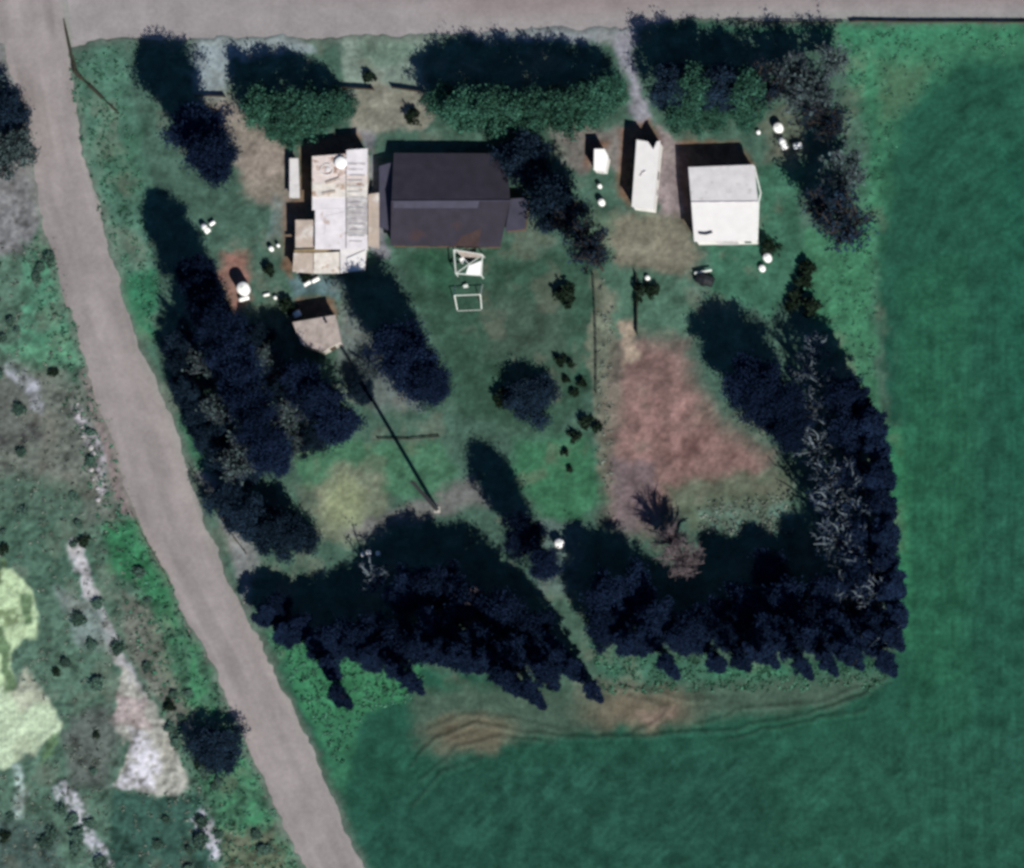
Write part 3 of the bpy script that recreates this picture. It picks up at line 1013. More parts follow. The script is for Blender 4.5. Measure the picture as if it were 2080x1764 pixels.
def trunk_mb(H, Rr, cen, seed, r0=.22, limbs=10, top=.85):
    rs = random.Random(seed)
    mb = MB()
    lean = [(rs.uniform(-.25, .25), rs.uniform(-.25, .25)) for _ in range(3)]
    sp = [Vector((0, 0, -.4)), Vector((lean[0][0], lean[0][1], H * .3)), Vector((lean[1][0] * 1.5, lean[1][1] * 1.5, H * .6)), Vector((lean[2][0], lean[2][1], H * top))]
    mb.tube(sp, [r0 * 1.25, r0, r0 * .6, r0 * .15], 7)
    for c in rs.sample(cen, min(limbs, len(cen))):
        c = Vector(c)
        zb = max(.1 * H, c.z * rs.uniform(.5, .8))
        b = Vector((0, 0, zb))
        mid = (b + c) / 2 + Vector((0, 0, -.06 * H * rs.random()))
        mb.tube([b, mid, c], [r0 * .42, r0 * .28, r0 * .08], 5)
    return mb


PROTO = {}


def make_proto(key, kind, H, Rr, n_cl, per, leaf, leafmat, barkmat, seed, crown="crown", cl=.24, r0=.22):
    """meshes of one tree form; every placed tree gets its own trunk and crown objects on these meshes"""
    pts, cen = crown_points(kind, H, Rr, n_cl, per, seed, cl)
    me = leaves_mesh(key + "_crown", pts, leaf, seed + 5)
    me.materials.append(leafmat)
    tb = trunk_mb(H, Rr, cen, seed, r0)
    tm = bpy.data.meshes.new(key + "_trunk")
    tm.from_pydata(tb.v, [], tb.f)
    tm.update()
    tm.materials.append(barkmat)
    PROTO.setdefault(key, []).append((me, tm, H, Rr, crown))


def bare_proto(key, H, Rr, seed, m, depth_twigs=5, limbs=26, leafmat=None, nleaf=0):
    rs = random.Random(seed)
    mb = MB()
    tips = []
    tr = MB()
    tr.tube([(0, 0, -.4), (.1, .1, H * .3), (-.1, .15, H * .55)], [.26, .2, .12], 7)
    for i in range(limbs):
        a = rs.random() * 2 * math.pi
        z0 = H * rs.uniform(.2, .55)
        r1 = Rr * rs.uniform(.55, 1.0)
        z1 = H * rs.uniform(.55, .98)
        p0 = Vector((0, 0, z0))
        p3 = Vector((r1 * math.cos(a), r1 * math.sin(a), z1))
        bow = Vector((-math.sin(a), math.cos(a), 0)) * Rr * rs.uniform(-.3, .3)
        p1 = p0.lerp(p3, .4) + bow * .6 + Vector((0, 0, .08 * H))
        p2 = p0.lerp(p3, .75) + bow * .7 + Vector((0, 0, .05 * H))
        mb.tube([p0, p1, p2, p3], [.17, .14, .11, .05], 4)
        for j in range(depth_twigs):
            q = p1.lerp(p3, rs.random())
            e = q + Vector((rs.uniform(-1, 1), rs.uniform(-1, 1), rs.uniform(-.1, 1))) * Rr * .33
            mb.tube([q, q.lerp(e, .5) + Vector((rs.uniform(-.2, .2), rs.uniform(-.2, .2), .1)), e], [.05, .04, .02], 3)
            tips.append(e)
            for k in range(3):
                e2 = q.lerp(e, rs.uniform(.3, 1))
                e3 = e2 + Vector((rs.uniform(-1, 1), rs.uniform(-1, 1), rs.uniform(-.2, .8))) * Rr * .18
                mb.tube([e2, e3], [.035, .015], 3)
                tips.append(e3)
    me = bpy.data.meshes.new(key + "_branches")
    me.from_pydata(mb.v, [], mb.f)
    me.update()
    me.materials.append(m)
    tm = bpy.data.meshes.new(key + "_trunk")
    tm.from_pydata(tr.v, [], tr.f)
    tm.update()
    tm.materials.append(m)
    fm = None
    if leafmat:
        rsn = np.random.RandomState(seed)
        T = np.array([tuple(tips[k]) for k in rsn.randint(0, len(tips), nleaf)]) + rsn.normal(size=(nleaf, 3)) * .35
        fm = leaves_mesh(key + "_foliage", T, .4, seed)
        fm.materials.append(leafmat)
    PROTO.setdefault(key, []).append((me, tm, H, Rr, "branches", fm))


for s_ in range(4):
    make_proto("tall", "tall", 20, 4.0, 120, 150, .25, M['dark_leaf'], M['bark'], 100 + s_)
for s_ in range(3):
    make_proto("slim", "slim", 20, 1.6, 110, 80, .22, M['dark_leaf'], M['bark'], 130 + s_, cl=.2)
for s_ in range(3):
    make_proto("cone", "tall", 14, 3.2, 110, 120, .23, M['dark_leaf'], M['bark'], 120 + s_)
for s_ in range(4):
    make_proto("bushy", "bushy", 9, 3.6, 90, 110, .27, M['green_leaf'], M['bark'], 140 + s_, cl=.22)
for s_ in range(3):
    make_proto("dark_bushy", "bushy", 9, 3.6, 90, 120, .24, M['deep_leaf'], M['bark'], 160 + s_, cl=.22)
for s_ in range(3):
    make_proto("grey", "bushy", 11, 4.0, 70, 34, .40, M['grey_leaf'], M['pale_bark'], 180 + s_, cl=.2)
for s_ in range(3):
    make_proto("shrub", "dome", 1.4, 1.0, 24, 22, .24, M['olive_leaf'], M['bark'], 200 + s_, crown="foliage", cl=.3, r0=.06)
for s_ in range(3):
    make_proto("green_shrub", "dome", 1.4, 1.0, 24, 30, .24, M['scrub_leaf'], M['bark'], 220 + s_, crown="foliage", cl=.3, r0=.06)
for s_ in range(3):
    bare_proto("pale_bare", 13, 4.2, 240 + s_, M['pale_bark'], depth_twigs=3, limbs=16, leafmat=M['dark_leaf'], nleaf=350)
for s_ in range(2):
    bare_proto("sparse", 16, 4.2, 260 + s_, M['bark'], leafmat=M['deep_leaf'], nleaf=1000)
for s_ in range(2):
    bare_proto("wispy", 9, 4.0, 270 + s_, M['wispy_bark'], leafmat=M['grey_leaf'], nleaf=600)
for s_ in range(2):
    bare_proto("pink_bare", 11, 4.0, 280 + s_, M['pink_bark'], depth_twigs=7, limbs=34)

CNT = {}


def plant(key, name, x, y, H, r_, label, cat, group=None):
    k = CNT.get(key, 0)
    CNT[key] = k + 1
    pr = PROTO[key][k % len(PROTO[key])]
    p = G(x, y, 0)
    p.z = ground_h(p)
    t = thing(name, p, label, cat, group, rz=(k * 2.399) % 6.283)
    sxy, sz = r_ / pr[3], H / pr[2]
    t.scale = (sxy, sxy, sz)
    a = bpy.data.objects.new("trunk" if "shrub" not in key else "stem", pr[1]); C.objects.link(a); a.parent = t
    b = bpy.data.objects.new(pr[4], pr[0]); C.objects.link(b); b.parent = t
    if len(pr) > 5 and pr[5]:
        c = bpy.data.objects.new("foliage", pr[5]); C.objects.link(c); c.parent = t
    return t


ORD = ["first", "second", "third", "fourth", "fifth", "sixth", "seventh", "eighth", "ninth", "tenth", "eleventh", "twelfth", "thirteenth", "fourteenth", "fifteenth", "sixteenth", "seventeenth", "eighteenth", "nineteenth", "twentieth", "twenty first", "twenty second", "twenty third", "twenty fourth", "twenty fifth", "twenty sixth"]

# -- north hedge rows
for i, (x, y, H, r_) in enumerate([(545, 232, 8.5, 3.2), (600, 240, 9, 3.6), (650, 238, 8.5, 3.4), (690, 225, 6, 2.6), (585, 270, 5, 2.6)]):
    plant("bushy", "bushy_tree", x, y, H, r_, f"{ORD[i]} from the left of the green bushy trees left of the drive mouth", "tree", "bushy trees left of the drive mouth")
for i, (x, y, H, r_) in enumerate([(905, 215, 6.5, 2.6), (950, 235, 9.5, 3.3), (1000, 238, 10.5, 3.5), (1050, 240, 11, 3.6), (1105, 240, 11, 3.6), (1160, 238, 10.5, 3.6), (1210, 225, 9.5, 3.4), (1245, 190, 7, 2.4)]):
    plant("bushy", "bushy_tree", x, y, H, r_, f"{ORD[i]} from the left in the long green tree row behind the grey house", "tree", "long green tree row behind the grey house")
for i, (x, y, H, r_) in enumerate([(1375, 190, 9.5, 3.2), (1425, 195, 10, 3.4), (1475, 195, 9.5, 3.4), (1530, 200, 9, 3.2), (1400, 240, 4.5, 2.8), (1460, 240, 4, 2.6), (1520, 238, 3.8, 2.4)]):
    plant("bushy" if i in (1, 3, 4, 5, 6) else "dark_bushy", "bushy_tree", x, y, H, r_, f"{ORD[i]} from the left of the dark bushy trees above the white barn", "tree", "dark bushy trees above the white barn")
for i, (x, y, H, r_) in enumerate([(1570, 190, 8, 3.6), (1620, 170, 8, 3.6), (1665, 200, 9, 3.8), (1690, 260, 8, 3.6), (1640, 230, 7, 3.2), (1700, 140, 6, 3.0)]):
    plant("wispy" if i % 3 else "sparse", "sparse_tree", x, y, H, r_, f"{ORD[i]} from the left of the thin blue grey trees in the yard corner", "tree", "thin blue grey trees in the yard corner")
for i, (x, y, H, r_) in enumerate([(1690, 440, 9, 3.8), (1735, 480, 12, 4.4), (1725, 370, 9, 4.0)]):
    plant("wispy" if i == 2 else "sparse", "dark_tree", x, y, H, r_, f"{ORD[i]} from the left of the dark trees right of the white barn", "tree", "dark trees right of the white barn")

# -- west side
plant("tall", "tall_tree", 462, 352, 18, 3.8, "tall lone dark tree by the road corner left of the beige yard", "tree")
plant("tall", "tall_tree", 428, 296, 14, 4.6, "shorter dark tree beside the tall lone tree at the road corner", "tree")
for i, (x, y, H, r_) in enumerate([(422, 585, 13, 3.0), (440, 625, 14.5, 3.0), (455, 660, 17, 3.2), (480, 700, 19, 3.4), (502, 755, 19, 3.4), (522, 805, 19, 3.4), (540, 855, 19, 3.4), (562, 905, 19, 3.4), (582, 955, 18, 3.2)]):
    plant("tall", "tall_tree", x, y, H, r_, f"{ORD[i]} from the top in the long dark tree row beside the gravel road", "tree", "long dark tree row beside the gravel road")
for i, (x, y, H, r_) in enumerate([(372, 700, 4.0, 2.6), (380, 750, 4.5, 2.8), (392, 800, 4.5, 2.8), (410, 850, 5, 2.8), (440, 895, 5, 3.0), (470, 930, 5.5, 3.0), (500, 950, 5.5, 3.0)]):
    plant("dark_bushy", "low_tree", x, y, H, r_, f"{ORD[i]} from the top of the low dark trees fringing the long row", "tree", "low dark trees on the road side of the long row")
for i, (x, y, H, r_) in enumerate([(440, 760, 11, 2.8), (470, 850, 12, 3.0), (520, 900, 13, 3.0), (575, 880, 15, 2.6), (500, 960, 9, 3.0)]):
    plant("wispy", "bare_tree", x, y, H, r_, f"{ORD[i]} from the top of the bluish bare trees mixed into the long row", "tree", "bluish bare trees mixed into the long row")
for i, (x, y, H, r_) in enumerate([(530, 690, 4.5, 2.2), (556, 735, 5, 2.4), (580, 790, 5.5, 2.6), (610, 850, 6, 2.6), (640, 900, 5, 2.4), (600, 910, 5, 2.4), (740, 800, 4, 2.0), (760, 760, 3.5, 1.9)]):
    plant("wispy" if i % 2 else "dark_bushy", "brush_tree", x, y, H, r_, "one of the tangled low brush trees around the pinkish outhouse", "tree", "tangled low brush trees around the pinkish outhouse")
for i, (x, y, H, r_) in enumerate([(630, 790, 10, 3.2), (665, 835, 12, 3.4), (700, 880, 12, 3.4)]):
    plant("cone", "dark_tree", x, y, H, r_, f"{ORD[i]} from the top of the dark trees below the pinkish outhouse", "tree", "dark trees below the pinkish outhouse")
for i, (x, y, H, r_) in enumerate([(470, 1030, 6, 3.0), (515, 1065, 7, 3.2), (560, 1085, 7, 3.4), (605, 1100, 7, 3.2)]):
    plant("dark_bushy", "dark_tree", x, y, H, r_, f"{ORD[i]} from the left of the dark trees beside the yellow dry patch", "tree", "dark trees beside the yellow dry patch")
for i, (x, y, H, r_) in enumerate([(832, 735, 14, 4.4), (862, 775, 15.5, 4.2), (898, 812, 16.5, 3.0)]):
    plant("tall", "tall_tree", x, y, H, r_, f"{ORD[i]} from the left of the tall dark trees on the tin house lawn", "tree", "tall dark trees on the lawn by the tin house")
for i, (x, y, H, r_) in enumerate([(1082, 1110, 13.5, 3.2), (1128, 1172, 17, 2.6)]):
    plant("tall", "tall_tree", x, y, H, r_, ("shorter" if i == 0 else "taller") + " of two slender dark trees above the gap in the bottom row", "tree", "slender dark trees above the gap")
for i, (x, y, H, r_) in enumerate([(1175, 470, 12, 3.2), (1215, 520, 16, 3.2), (1225, 550, 17, 3.0)]):
    plant("sparse", "sparse_tree", x, y, H, r_, f"{ORD[i]} from the top of the thin dark trees at the grey house end", "tree", "thin dark trees at the end of the grey house")
plant("dark_bushy", "dark_tree", 1135, 430, 13, 4.2, "dark leafy tree just right of the lower end of the grey roof", "tree")
plant("dark_bushy", "dark_tree", 1072, 335, 9.5, 3.8, "dark leafy tree covering the top right corner of the grey roof", "tree")
plant("dark_bushy", "round_bush", 1085, 818, 4.2, 3.6, "big round dark bush in the middle of the lawn", "bush")
plant("shrub", "small_bush", 1022, 812, 1.8, 1.5, "small black bush touching the big round bush on the lawn", "bush")
plant("shrub", "small_bush", 1150, 600, 1.9, 1.7, "black rounded bush alone on the upper lawn", "bush")
for i, (x, y, H, r_) in enumerate([(1138, 735, 1.2, .9), (1160, 742, .8, .6), (1150, 772, .8, .6), (1182, 780, 1.0, .8), (1168, 800, .8, .7), (1190, 860, 1.4, 1.1), (1170, 890, 1.2, 1.0), (1215, 870, 1.0, .8), (1158, 955, .7, .5), (1150, 920, .8, .6)]):
    plant("shrub", "small_bush", x, y, H, r_, f"{ORD[i]} from the top of the little dark bushes along the lawn edge path", "bush", "little dark bushes along the lawn edge path")
for i, (x, y, H, r_) in enumerate([(1300, 590, 1.6, .9), (1325, 592, 1.3, 1.2), (1296, 610, 1.0, .7)]):
    plant("shrub", "small_bush", x, y, H, r_, "one of the dark bushes by the short fence below the barn yard", "bush", "dark bushes by the short fence")
for i, (x, y, H, r_) in enumerate([(1640, 545, 1.6, 1.2), (1636, 572, 1.8, 1.3), (1618, 600, 1.5, 1.2), (1608, 622, 1.3, 1.0), (1650, 625, 2.6, 1.4)]):
    plant("shrub", "small_bush", x, y, H, r_, f"{ORD[i]} from the top in the line of dark bushes at the field edge", "bush", "line of dark bushes at the field edge")
plant("shrub", "small_bush", 1562, 505, 2.4, 1.3, "tall dark bush behind the white drums near the barn corner", "bush")
plant("shrub", "small_bush", 838, 240, 1.6, 1.2, "dark pointed bush behind the grey house", "bush")
plant("shrub", "small_bush", 548, 550, 1.5, .9, "dark bush near the lower left corner of the tin house", "bush")
plant("shrub", "small_bush", 622, 568, 1.2, 1.0, "dark bush against the lower edge of the tin house", "bush")
plant("shrub", "small_bush", 585, 625, 1.6, 1.3, "dark bush at the corner of the pinkish outhouse", "bush")
plant("shrub", "small_bush", 750, 158, 1.2, 1.0, "dark bush beside the drive mouth", "bush")
plant("dark_bushy", "dark_bush", 445, 1525, 4.2, 3.9, "big round black bush between the gravel road and the white bare patch", "bush")

# -- bottom left grove
rj = random.Random(21)
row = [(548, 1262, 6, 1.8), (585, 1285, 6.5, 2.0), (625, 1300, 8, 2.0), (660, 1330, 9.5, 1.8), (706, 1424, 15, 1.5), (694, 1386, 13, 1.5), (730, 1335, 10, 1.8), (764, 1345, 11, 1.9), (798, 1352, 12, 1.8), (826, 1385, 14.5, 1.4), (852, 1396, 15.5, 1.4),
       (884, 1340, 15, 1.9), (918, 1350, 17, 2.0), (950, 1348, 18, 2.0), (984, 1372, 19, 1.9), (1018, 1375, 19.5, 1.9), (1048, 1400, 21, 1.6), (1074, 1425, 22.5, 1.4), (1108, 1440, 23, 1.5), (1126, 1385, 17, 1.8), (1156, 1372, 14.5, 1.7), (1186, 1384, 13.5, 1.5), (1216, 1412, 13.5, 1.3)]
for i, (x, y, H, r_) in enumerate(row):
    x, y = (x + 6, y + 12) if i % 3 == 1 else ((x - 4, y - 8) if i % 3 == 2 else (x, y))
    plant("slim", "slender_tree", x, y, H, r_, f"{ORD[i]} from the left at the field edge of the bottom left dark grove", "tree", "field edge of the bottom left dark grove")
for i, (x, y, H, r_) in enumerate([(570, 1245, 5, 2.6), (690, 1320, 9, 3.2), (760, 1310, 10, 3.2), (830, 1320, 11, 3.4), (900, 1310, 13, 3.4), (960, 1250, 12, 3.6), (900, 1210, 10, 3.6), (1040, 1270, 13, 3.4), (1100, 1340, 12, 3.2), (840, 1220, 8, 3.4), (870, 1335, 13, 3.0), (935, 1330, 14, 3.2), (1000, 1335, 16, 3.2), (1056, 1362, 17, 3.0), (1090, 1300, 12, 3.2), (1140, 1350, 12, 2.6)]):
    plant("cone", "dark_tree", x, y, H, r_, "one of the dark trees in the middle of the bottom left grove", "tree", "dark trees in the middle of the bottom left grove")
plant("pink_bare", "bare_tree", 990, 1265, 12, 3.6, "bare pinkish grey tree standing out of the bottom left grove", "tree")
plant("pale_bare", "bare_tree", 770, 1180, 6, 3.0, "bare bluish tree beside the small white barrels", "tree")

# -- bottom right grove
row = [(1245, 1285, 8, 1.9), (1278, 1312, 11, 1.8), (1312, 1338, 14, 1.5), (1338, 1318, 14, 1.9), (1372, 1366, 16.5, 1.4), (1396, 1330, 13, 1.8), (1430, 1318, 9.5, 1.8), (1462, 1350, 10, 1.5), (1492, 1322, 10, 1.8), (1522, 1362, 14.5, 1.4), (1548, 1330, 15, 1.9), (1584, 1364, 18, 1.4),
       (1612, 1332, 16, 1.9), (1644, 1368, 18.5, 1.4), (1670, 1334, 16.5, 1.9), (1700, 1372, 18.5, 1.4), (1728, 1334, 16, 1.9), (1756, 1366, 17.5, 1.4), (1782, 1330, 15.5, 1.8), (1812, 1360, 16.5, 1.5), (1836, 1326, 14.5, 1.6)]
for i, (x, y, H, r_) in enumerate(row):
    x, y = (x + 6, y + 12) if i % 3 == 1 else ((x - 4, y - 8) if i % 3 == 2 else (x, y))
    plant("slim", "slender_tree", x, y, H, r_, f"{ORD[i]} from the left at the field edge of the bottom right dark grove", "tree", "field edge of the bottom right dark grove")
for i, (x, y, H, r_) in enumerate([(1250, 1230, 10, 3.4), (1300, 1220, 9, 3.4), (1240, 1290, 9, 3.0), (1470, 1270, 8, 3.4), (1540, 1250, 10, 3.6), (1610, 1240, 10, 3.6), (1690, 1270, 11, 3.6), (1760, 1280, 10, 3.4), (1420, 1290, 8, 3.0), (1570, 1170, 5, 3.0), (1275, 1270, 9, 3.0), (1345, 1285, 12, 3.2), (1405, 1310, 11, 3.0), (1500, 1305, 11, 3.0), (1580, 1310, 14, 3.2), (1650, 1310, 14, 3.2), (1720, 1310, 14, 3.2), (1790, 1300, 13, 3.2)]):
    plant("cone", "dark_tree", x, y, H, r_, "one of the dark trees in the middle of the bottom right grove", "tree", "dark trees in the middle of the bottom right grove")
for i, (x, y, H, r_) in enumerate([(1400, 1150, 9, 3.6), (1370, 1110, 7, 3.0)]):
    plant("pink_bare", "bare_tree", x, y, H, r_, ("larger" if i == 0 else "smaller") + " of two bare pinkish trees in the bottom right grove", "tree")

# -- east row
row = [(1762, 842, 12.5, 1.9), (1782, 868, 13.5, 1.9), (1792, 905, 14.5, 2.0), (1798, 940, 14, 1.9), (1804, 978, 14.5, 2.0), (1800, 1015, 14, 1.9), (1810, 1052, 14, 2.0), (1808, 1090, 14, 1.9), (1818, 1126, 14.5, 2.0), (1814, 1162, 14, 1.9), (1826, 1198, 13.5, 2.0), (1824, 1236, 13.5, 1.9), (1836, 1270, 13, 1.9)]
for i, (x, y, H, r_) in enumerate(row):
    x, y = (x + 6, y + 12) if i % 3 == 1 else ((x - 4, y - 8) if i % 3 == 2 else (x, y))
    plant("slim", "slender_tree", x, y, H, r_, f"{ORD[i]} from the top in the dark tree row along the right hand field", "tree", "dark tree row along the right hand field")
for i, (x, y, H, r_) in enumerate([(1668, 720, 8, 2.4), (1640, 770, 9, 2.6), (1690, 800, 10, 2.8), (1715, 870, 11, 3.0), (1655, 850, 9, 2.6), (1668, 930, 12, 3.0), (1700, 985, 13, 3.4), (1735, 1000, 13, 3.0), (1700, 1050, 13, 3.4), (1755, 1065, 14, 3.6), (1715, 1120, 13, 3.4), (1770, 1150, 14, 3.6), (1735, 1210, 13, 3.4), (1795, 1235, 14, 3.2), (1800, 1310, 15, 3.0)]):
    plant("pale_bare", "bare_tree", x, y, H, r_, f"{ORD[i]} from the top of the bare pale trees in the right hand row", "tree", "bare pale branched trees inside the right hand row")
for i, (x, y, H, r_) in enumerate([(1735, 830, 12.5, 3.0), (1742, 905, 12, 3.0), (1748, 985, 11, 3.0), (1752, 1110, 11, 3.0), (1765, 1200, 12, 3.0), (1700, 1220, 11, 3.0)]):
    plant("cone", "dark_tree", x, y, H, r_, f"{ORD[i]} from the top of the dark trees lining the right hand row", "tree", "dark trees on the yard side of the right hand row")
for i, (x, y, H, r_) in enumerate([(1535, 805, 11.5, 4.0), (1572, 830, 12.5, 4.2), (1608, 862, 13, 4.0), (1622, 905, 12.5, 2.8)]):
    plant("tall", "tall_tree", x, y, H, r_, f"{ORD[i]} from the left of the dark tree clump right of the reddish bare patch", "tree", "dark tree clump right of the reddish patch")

# -- far left
for i, (x, y, H, r_) in enumerate([(20, 240, 7, 3.4), (45, 310, 8, 3.0), (0, 330, 7, 3.4), (-20, 200, 8, 3.4)]):
    plant("grey" if i != 0 else "dark_bushy", "roadside_tree", x, y, H, r_, "one of the grey green trees crowding the gravel road top", "tree", "grey green trees left of the gravel road")
rsx = random.Random(5)
sites = []
scr = [(-10, 480), (100, 500), (150, 700), (240, 1010), (360, 1300), (420, 1480), (560, 1780), (-10, 1780)]
def inpoly(x, y, poly):
    c = False
    for i in range(len(poly)):
        x0, y0 = poly[i]; x1, y1 = poly[(i + 1) % len(poly)]
        if (y0 > y) != (y1 > y) and x < (x1 - x0) * (y - y0) / (y1 - y0) + x0:
            c = not c
    return c
avoid = [[(-30, 1130), (75, 1160), (90, 1300), (30, 1400), (120, 1430), (130, 1500), (80, 1570), (-30, 1580)], [(225, 1330), (270, 1350), (400, 1610), (220, 1610)]]
while len(sites) < 64:
    x, y = rsx.uniform(-10, 560), rsx.uniform(480, 1770)
    if inpoly(x, y, scr) and not any(inpoly(x, y, a) for a in avoid):
        sites.append((x, y))
for i, (x, y) in enumerate(sites):
    kk = "shrub" if i % 8 == 0 else "green_shrub"
    s_ = rsx.uniform(.45, 1.0) * (1.25 if i % 11 == 0 else 1)
    if kk == "shrub":
        plant(kk, "scrub_bush", x, y, s_ * .7, s_, "low dark scrub bush in the rough ground left of the gravel road", "bush", "low dark scrub bushes left of the gravel road")
    else:
        plant(kk, "scrub_bush", x, y, s_ * .8, s_ * 1.15, "low green scrub bush in the rough ground left of the gravel road", "bush", "low green scrub bushes left of the gravel road")

# ------------------------------------------------------------------ rough grass (uncountable)
rsn = np.random.RandomState(11)
def tuft_pts(poly, n, zmax, rad=.16):
    xs_ = [p[0] for p in poly]; ys_ = [p[1] for p in poly]
    out = []
    while len(out) < n:
        x, y = rsn.uniform(min(xs_), max(xs_)), rsn.uniform(min(ys_), max(ys_))
        if inpoly(x, y, poly) and not any(inpoly(x, y, a) for a in avoid):
            p = G(x, y, 0)
            z = ground_h(p)
            h = zmax * rsn.uniform(.4, 1)
            for k in range(5):
                out.append((p.x + rsn.normal() * rad, p.y + rsn.normal() * rad, z + rsn.uniform(.02, h)))
    return np.array(out)
def stuff(name, pts, size, m, seed):
    me = leaves_mesh(name, pts, size, seed, up_bias=.1, stretch=2.2)
    o = link(name, me, m)
    o["kind"] = "stuff"
    o["label"] = name.replace("_", " ") + " growing in tufts over the ground"
    o["category"] = "grass"
    return o
M['grass_mid'] = mat("grass_blades", (.042, .125, .082), var=.4, scale=.3, island=.5, spec=.05)
M['grass_dry'] = mat("dry_grass_blades", (.12, .145, .125), var=.4, scale=.3, island=.5, spec=.05)
M['grass_red'] = mat("reddish_dead_grass", (.20, .14, .135), var=.45, scale=.4, island=.5, spec=.05)
gp = np.concatenate([tuft_pts([(540, 1280), (860, 1350), (860, 1420), (740, 1450), (690, 1560), (620, 1440)], 2500, .14),
                     tuft_pts([(1200, 1320), (1820, 1350), (1790, 1400), (1230, 1410)], 2500, .14),
                     tuft_pts([(1700, 60), (2090, 55), (2090, 110), (1960, 120), (1830, 230), (1780, 460), (1780, 850), (1650, 640), (1740, 450)], 1500, .06),
                     tuft_pts([(130, 120), (240, 90), (320, 560), (330, 740), (190, 400)], 1500, .12),
                     tuft_pts([(30, 480), (110, 480), (290, 1060), (490, 1500), (620, 1780), (440, 1780), (200, 1060)], 4000, .14)])
stuff("rough_grass", gp, .26, M['grass_mid'], 1)
gd = np.concatenate([tuft_pts([(-10, 500), (90, 500), (240, 1060), (420, 1500), (500, 1780), (-10, 1780)], 3500, .12),
                     tuft_pts([(1215, 540), (1245, 600), (1245, 1000), (1210, 1000)], 400, .15),
                     tuft_pts([(1420, 1020), (1610, 1000), (1610, 1090), (1420, 1090)], 900, .3)])
stuff("dry_grass", gd, .24, M['grass_dry'], 2)



# ------------------------------------------------------------------ small things in the yard
def tank(x, y, r_, h, label, m='white_paint', name="water_tank", cat="tank", group=None, stand=0.0):
    p = G(x, y, 0)
    p.z = 0
    t = thing(name, p, label, cat, group)
    mb = MB()
    z = stand
    mb.lathe([(r_ * .97, z - (.3 if not stand else 0)), (r_, z + .05), (r_, z + h * .3), (r_ * .985, z + h * .33), (r_, z + h * .36), (r_, z + h * .62), (r_ * .985, z + h * .65), (r_, z + h * .68), (r_, z + h * .9),
              (r_ * .9, z + h * .96), (r_ * .4, z + h * 1.04), (r_ * .25, z + h * 1.05)], 22)
    mb.build("tank_body", M[m], t, True)
    lid = MB()
    lid.lathe([(r_ * .27, z + h * 1.03), (r_ * .27, z + h * 1.09), (r_ * .1, z + h * 1.11)], 12)
    lid.build("lid", M['off_white'], t)
    if stand:
        for k in range(4):
            a = math.pi / 4 + k * math.pi / 2
            lg = MB()
            lg.tube([(r_ * .8 * math.cos(a), r_ * .8 * math.sin(a), -.3), (r_ * .8 * math.cos(a), r_ * .8 * math.sin(a), stand)], .06, 6)
            lg.build("leg", M['dark_metal'], t)
    return t


def drum(x, y, r_, l_, ang, label, name="white_drum", cat="drum", group=None):
    """a drum lying on its side on two low bearers"""
    p = G(x, y, 0)
    p.z = 0
    t = thing(name, p, label, cat, group, rz=ang)
    mb = MB()
    prof = [(-.5, .85), (-.49, .98), (-.2, 1), (-.17, 1.05), (-.14, 1), (.14, 1), (.17, 1.05), (.2, 1), (.49, .98), (.5, .85)]
    mb.tube([(a * l_, 0, r_ + .08) for a, b in prof], [b * r_ for a, b in prof], 16)
    mb.build("drum_body", M['white_paint'], t, True)
    for s_ in (-.3, .3):
        b = MB(); b.box(s_ * l_, 0, .02, .12, r_ * 1.6, .22); b.build("bearer", M['brown_wood'], t)
    return t


tank(499, 592, .95, 1.7, "big round white water tank on the reddish bare soil", stand=1.0)
drum(497, 608, .36, 1.5, .25, "white drum lying just below the big round white tank")
drum(419, 466, .45, 1.5, -.9, "larger white drum in the grass beside the long dark tree row")
drum(432, 455, .3, .9, .6, "smaller white drum next to the larger one beside the long dark tree row")
tank(552, 507, .36, .9, "small white barrel left of the tin house", name="barrel", cat="barrel")
tank(566, 500, .25, .7, "narrow white barrel closest to the left wall of the tin house", name="barrel", cat="barrel")
drum(625, 577, .34, 1.1, .5, "left one of two white drums under the lower edge of the tin house")
drum(642, 570, .32, 1.2, .45, "right one of two white drums under the lower edge of the tin house")
tank(560, 606, .26, .6, "small white barrel above the pinkish outhouse", name="barrel", cat="barrel")
tank(1223, 413, .5, 1.1, "white barrel below the small white shed", name="barrel", cat="barrel")
tank(1219, 380, .32, .9, "little white barrel midway below the small white shed", name="barrel", cat="barrel")
tank(1582, 262, .72, 1.3, "round white tank in the yard corner ringed by its own shadow")
drum(1592, 294, .5, 1.7, -1.1, "long white drum below the round tank in the yard corner")
drum(1621, 298, .48, 1.2, .2, "bluish white drum right of the long drum in the yard corner")
tank(1541, 270, .3, .6, "little white barrel left of the round tank in the yard corner", name="barrel", cat="barrel")
tank(1560, 526, .62, 1.3, "round white tank at the foot of the dark bush below the barn corner")
tank(1549, 547, .48, .8, "lower pale tank of the pair below the barn corner", name="barrel", cat="barrel")
tank(1138, 1107, .7, 1.5, "round white tank in the clearing between the two bottom groves")
for i, (x, y, r_) in enumerate([(738, 1128, .3), (750, 1124, .4), (769, 1126, .33)]):
    tank(x, y, r_, .9, ("left", "middle", "right")[i] + " one of three small white barrels at the top edge of the bottom left grove", name="barrel", cat="barrel", group="three barrels by the grove")
tank(1316, 566, .35, .6, "pale barrel at the top of the short dark fence", name="barrel", cat="barrel")
drum(605, 640, .5, 1.1, .4, "pale bluish drum beside the corner of the pinkish outhouse")
drum(542, 600, .22, .9, .2, "thin white drum right of the big round white tank")


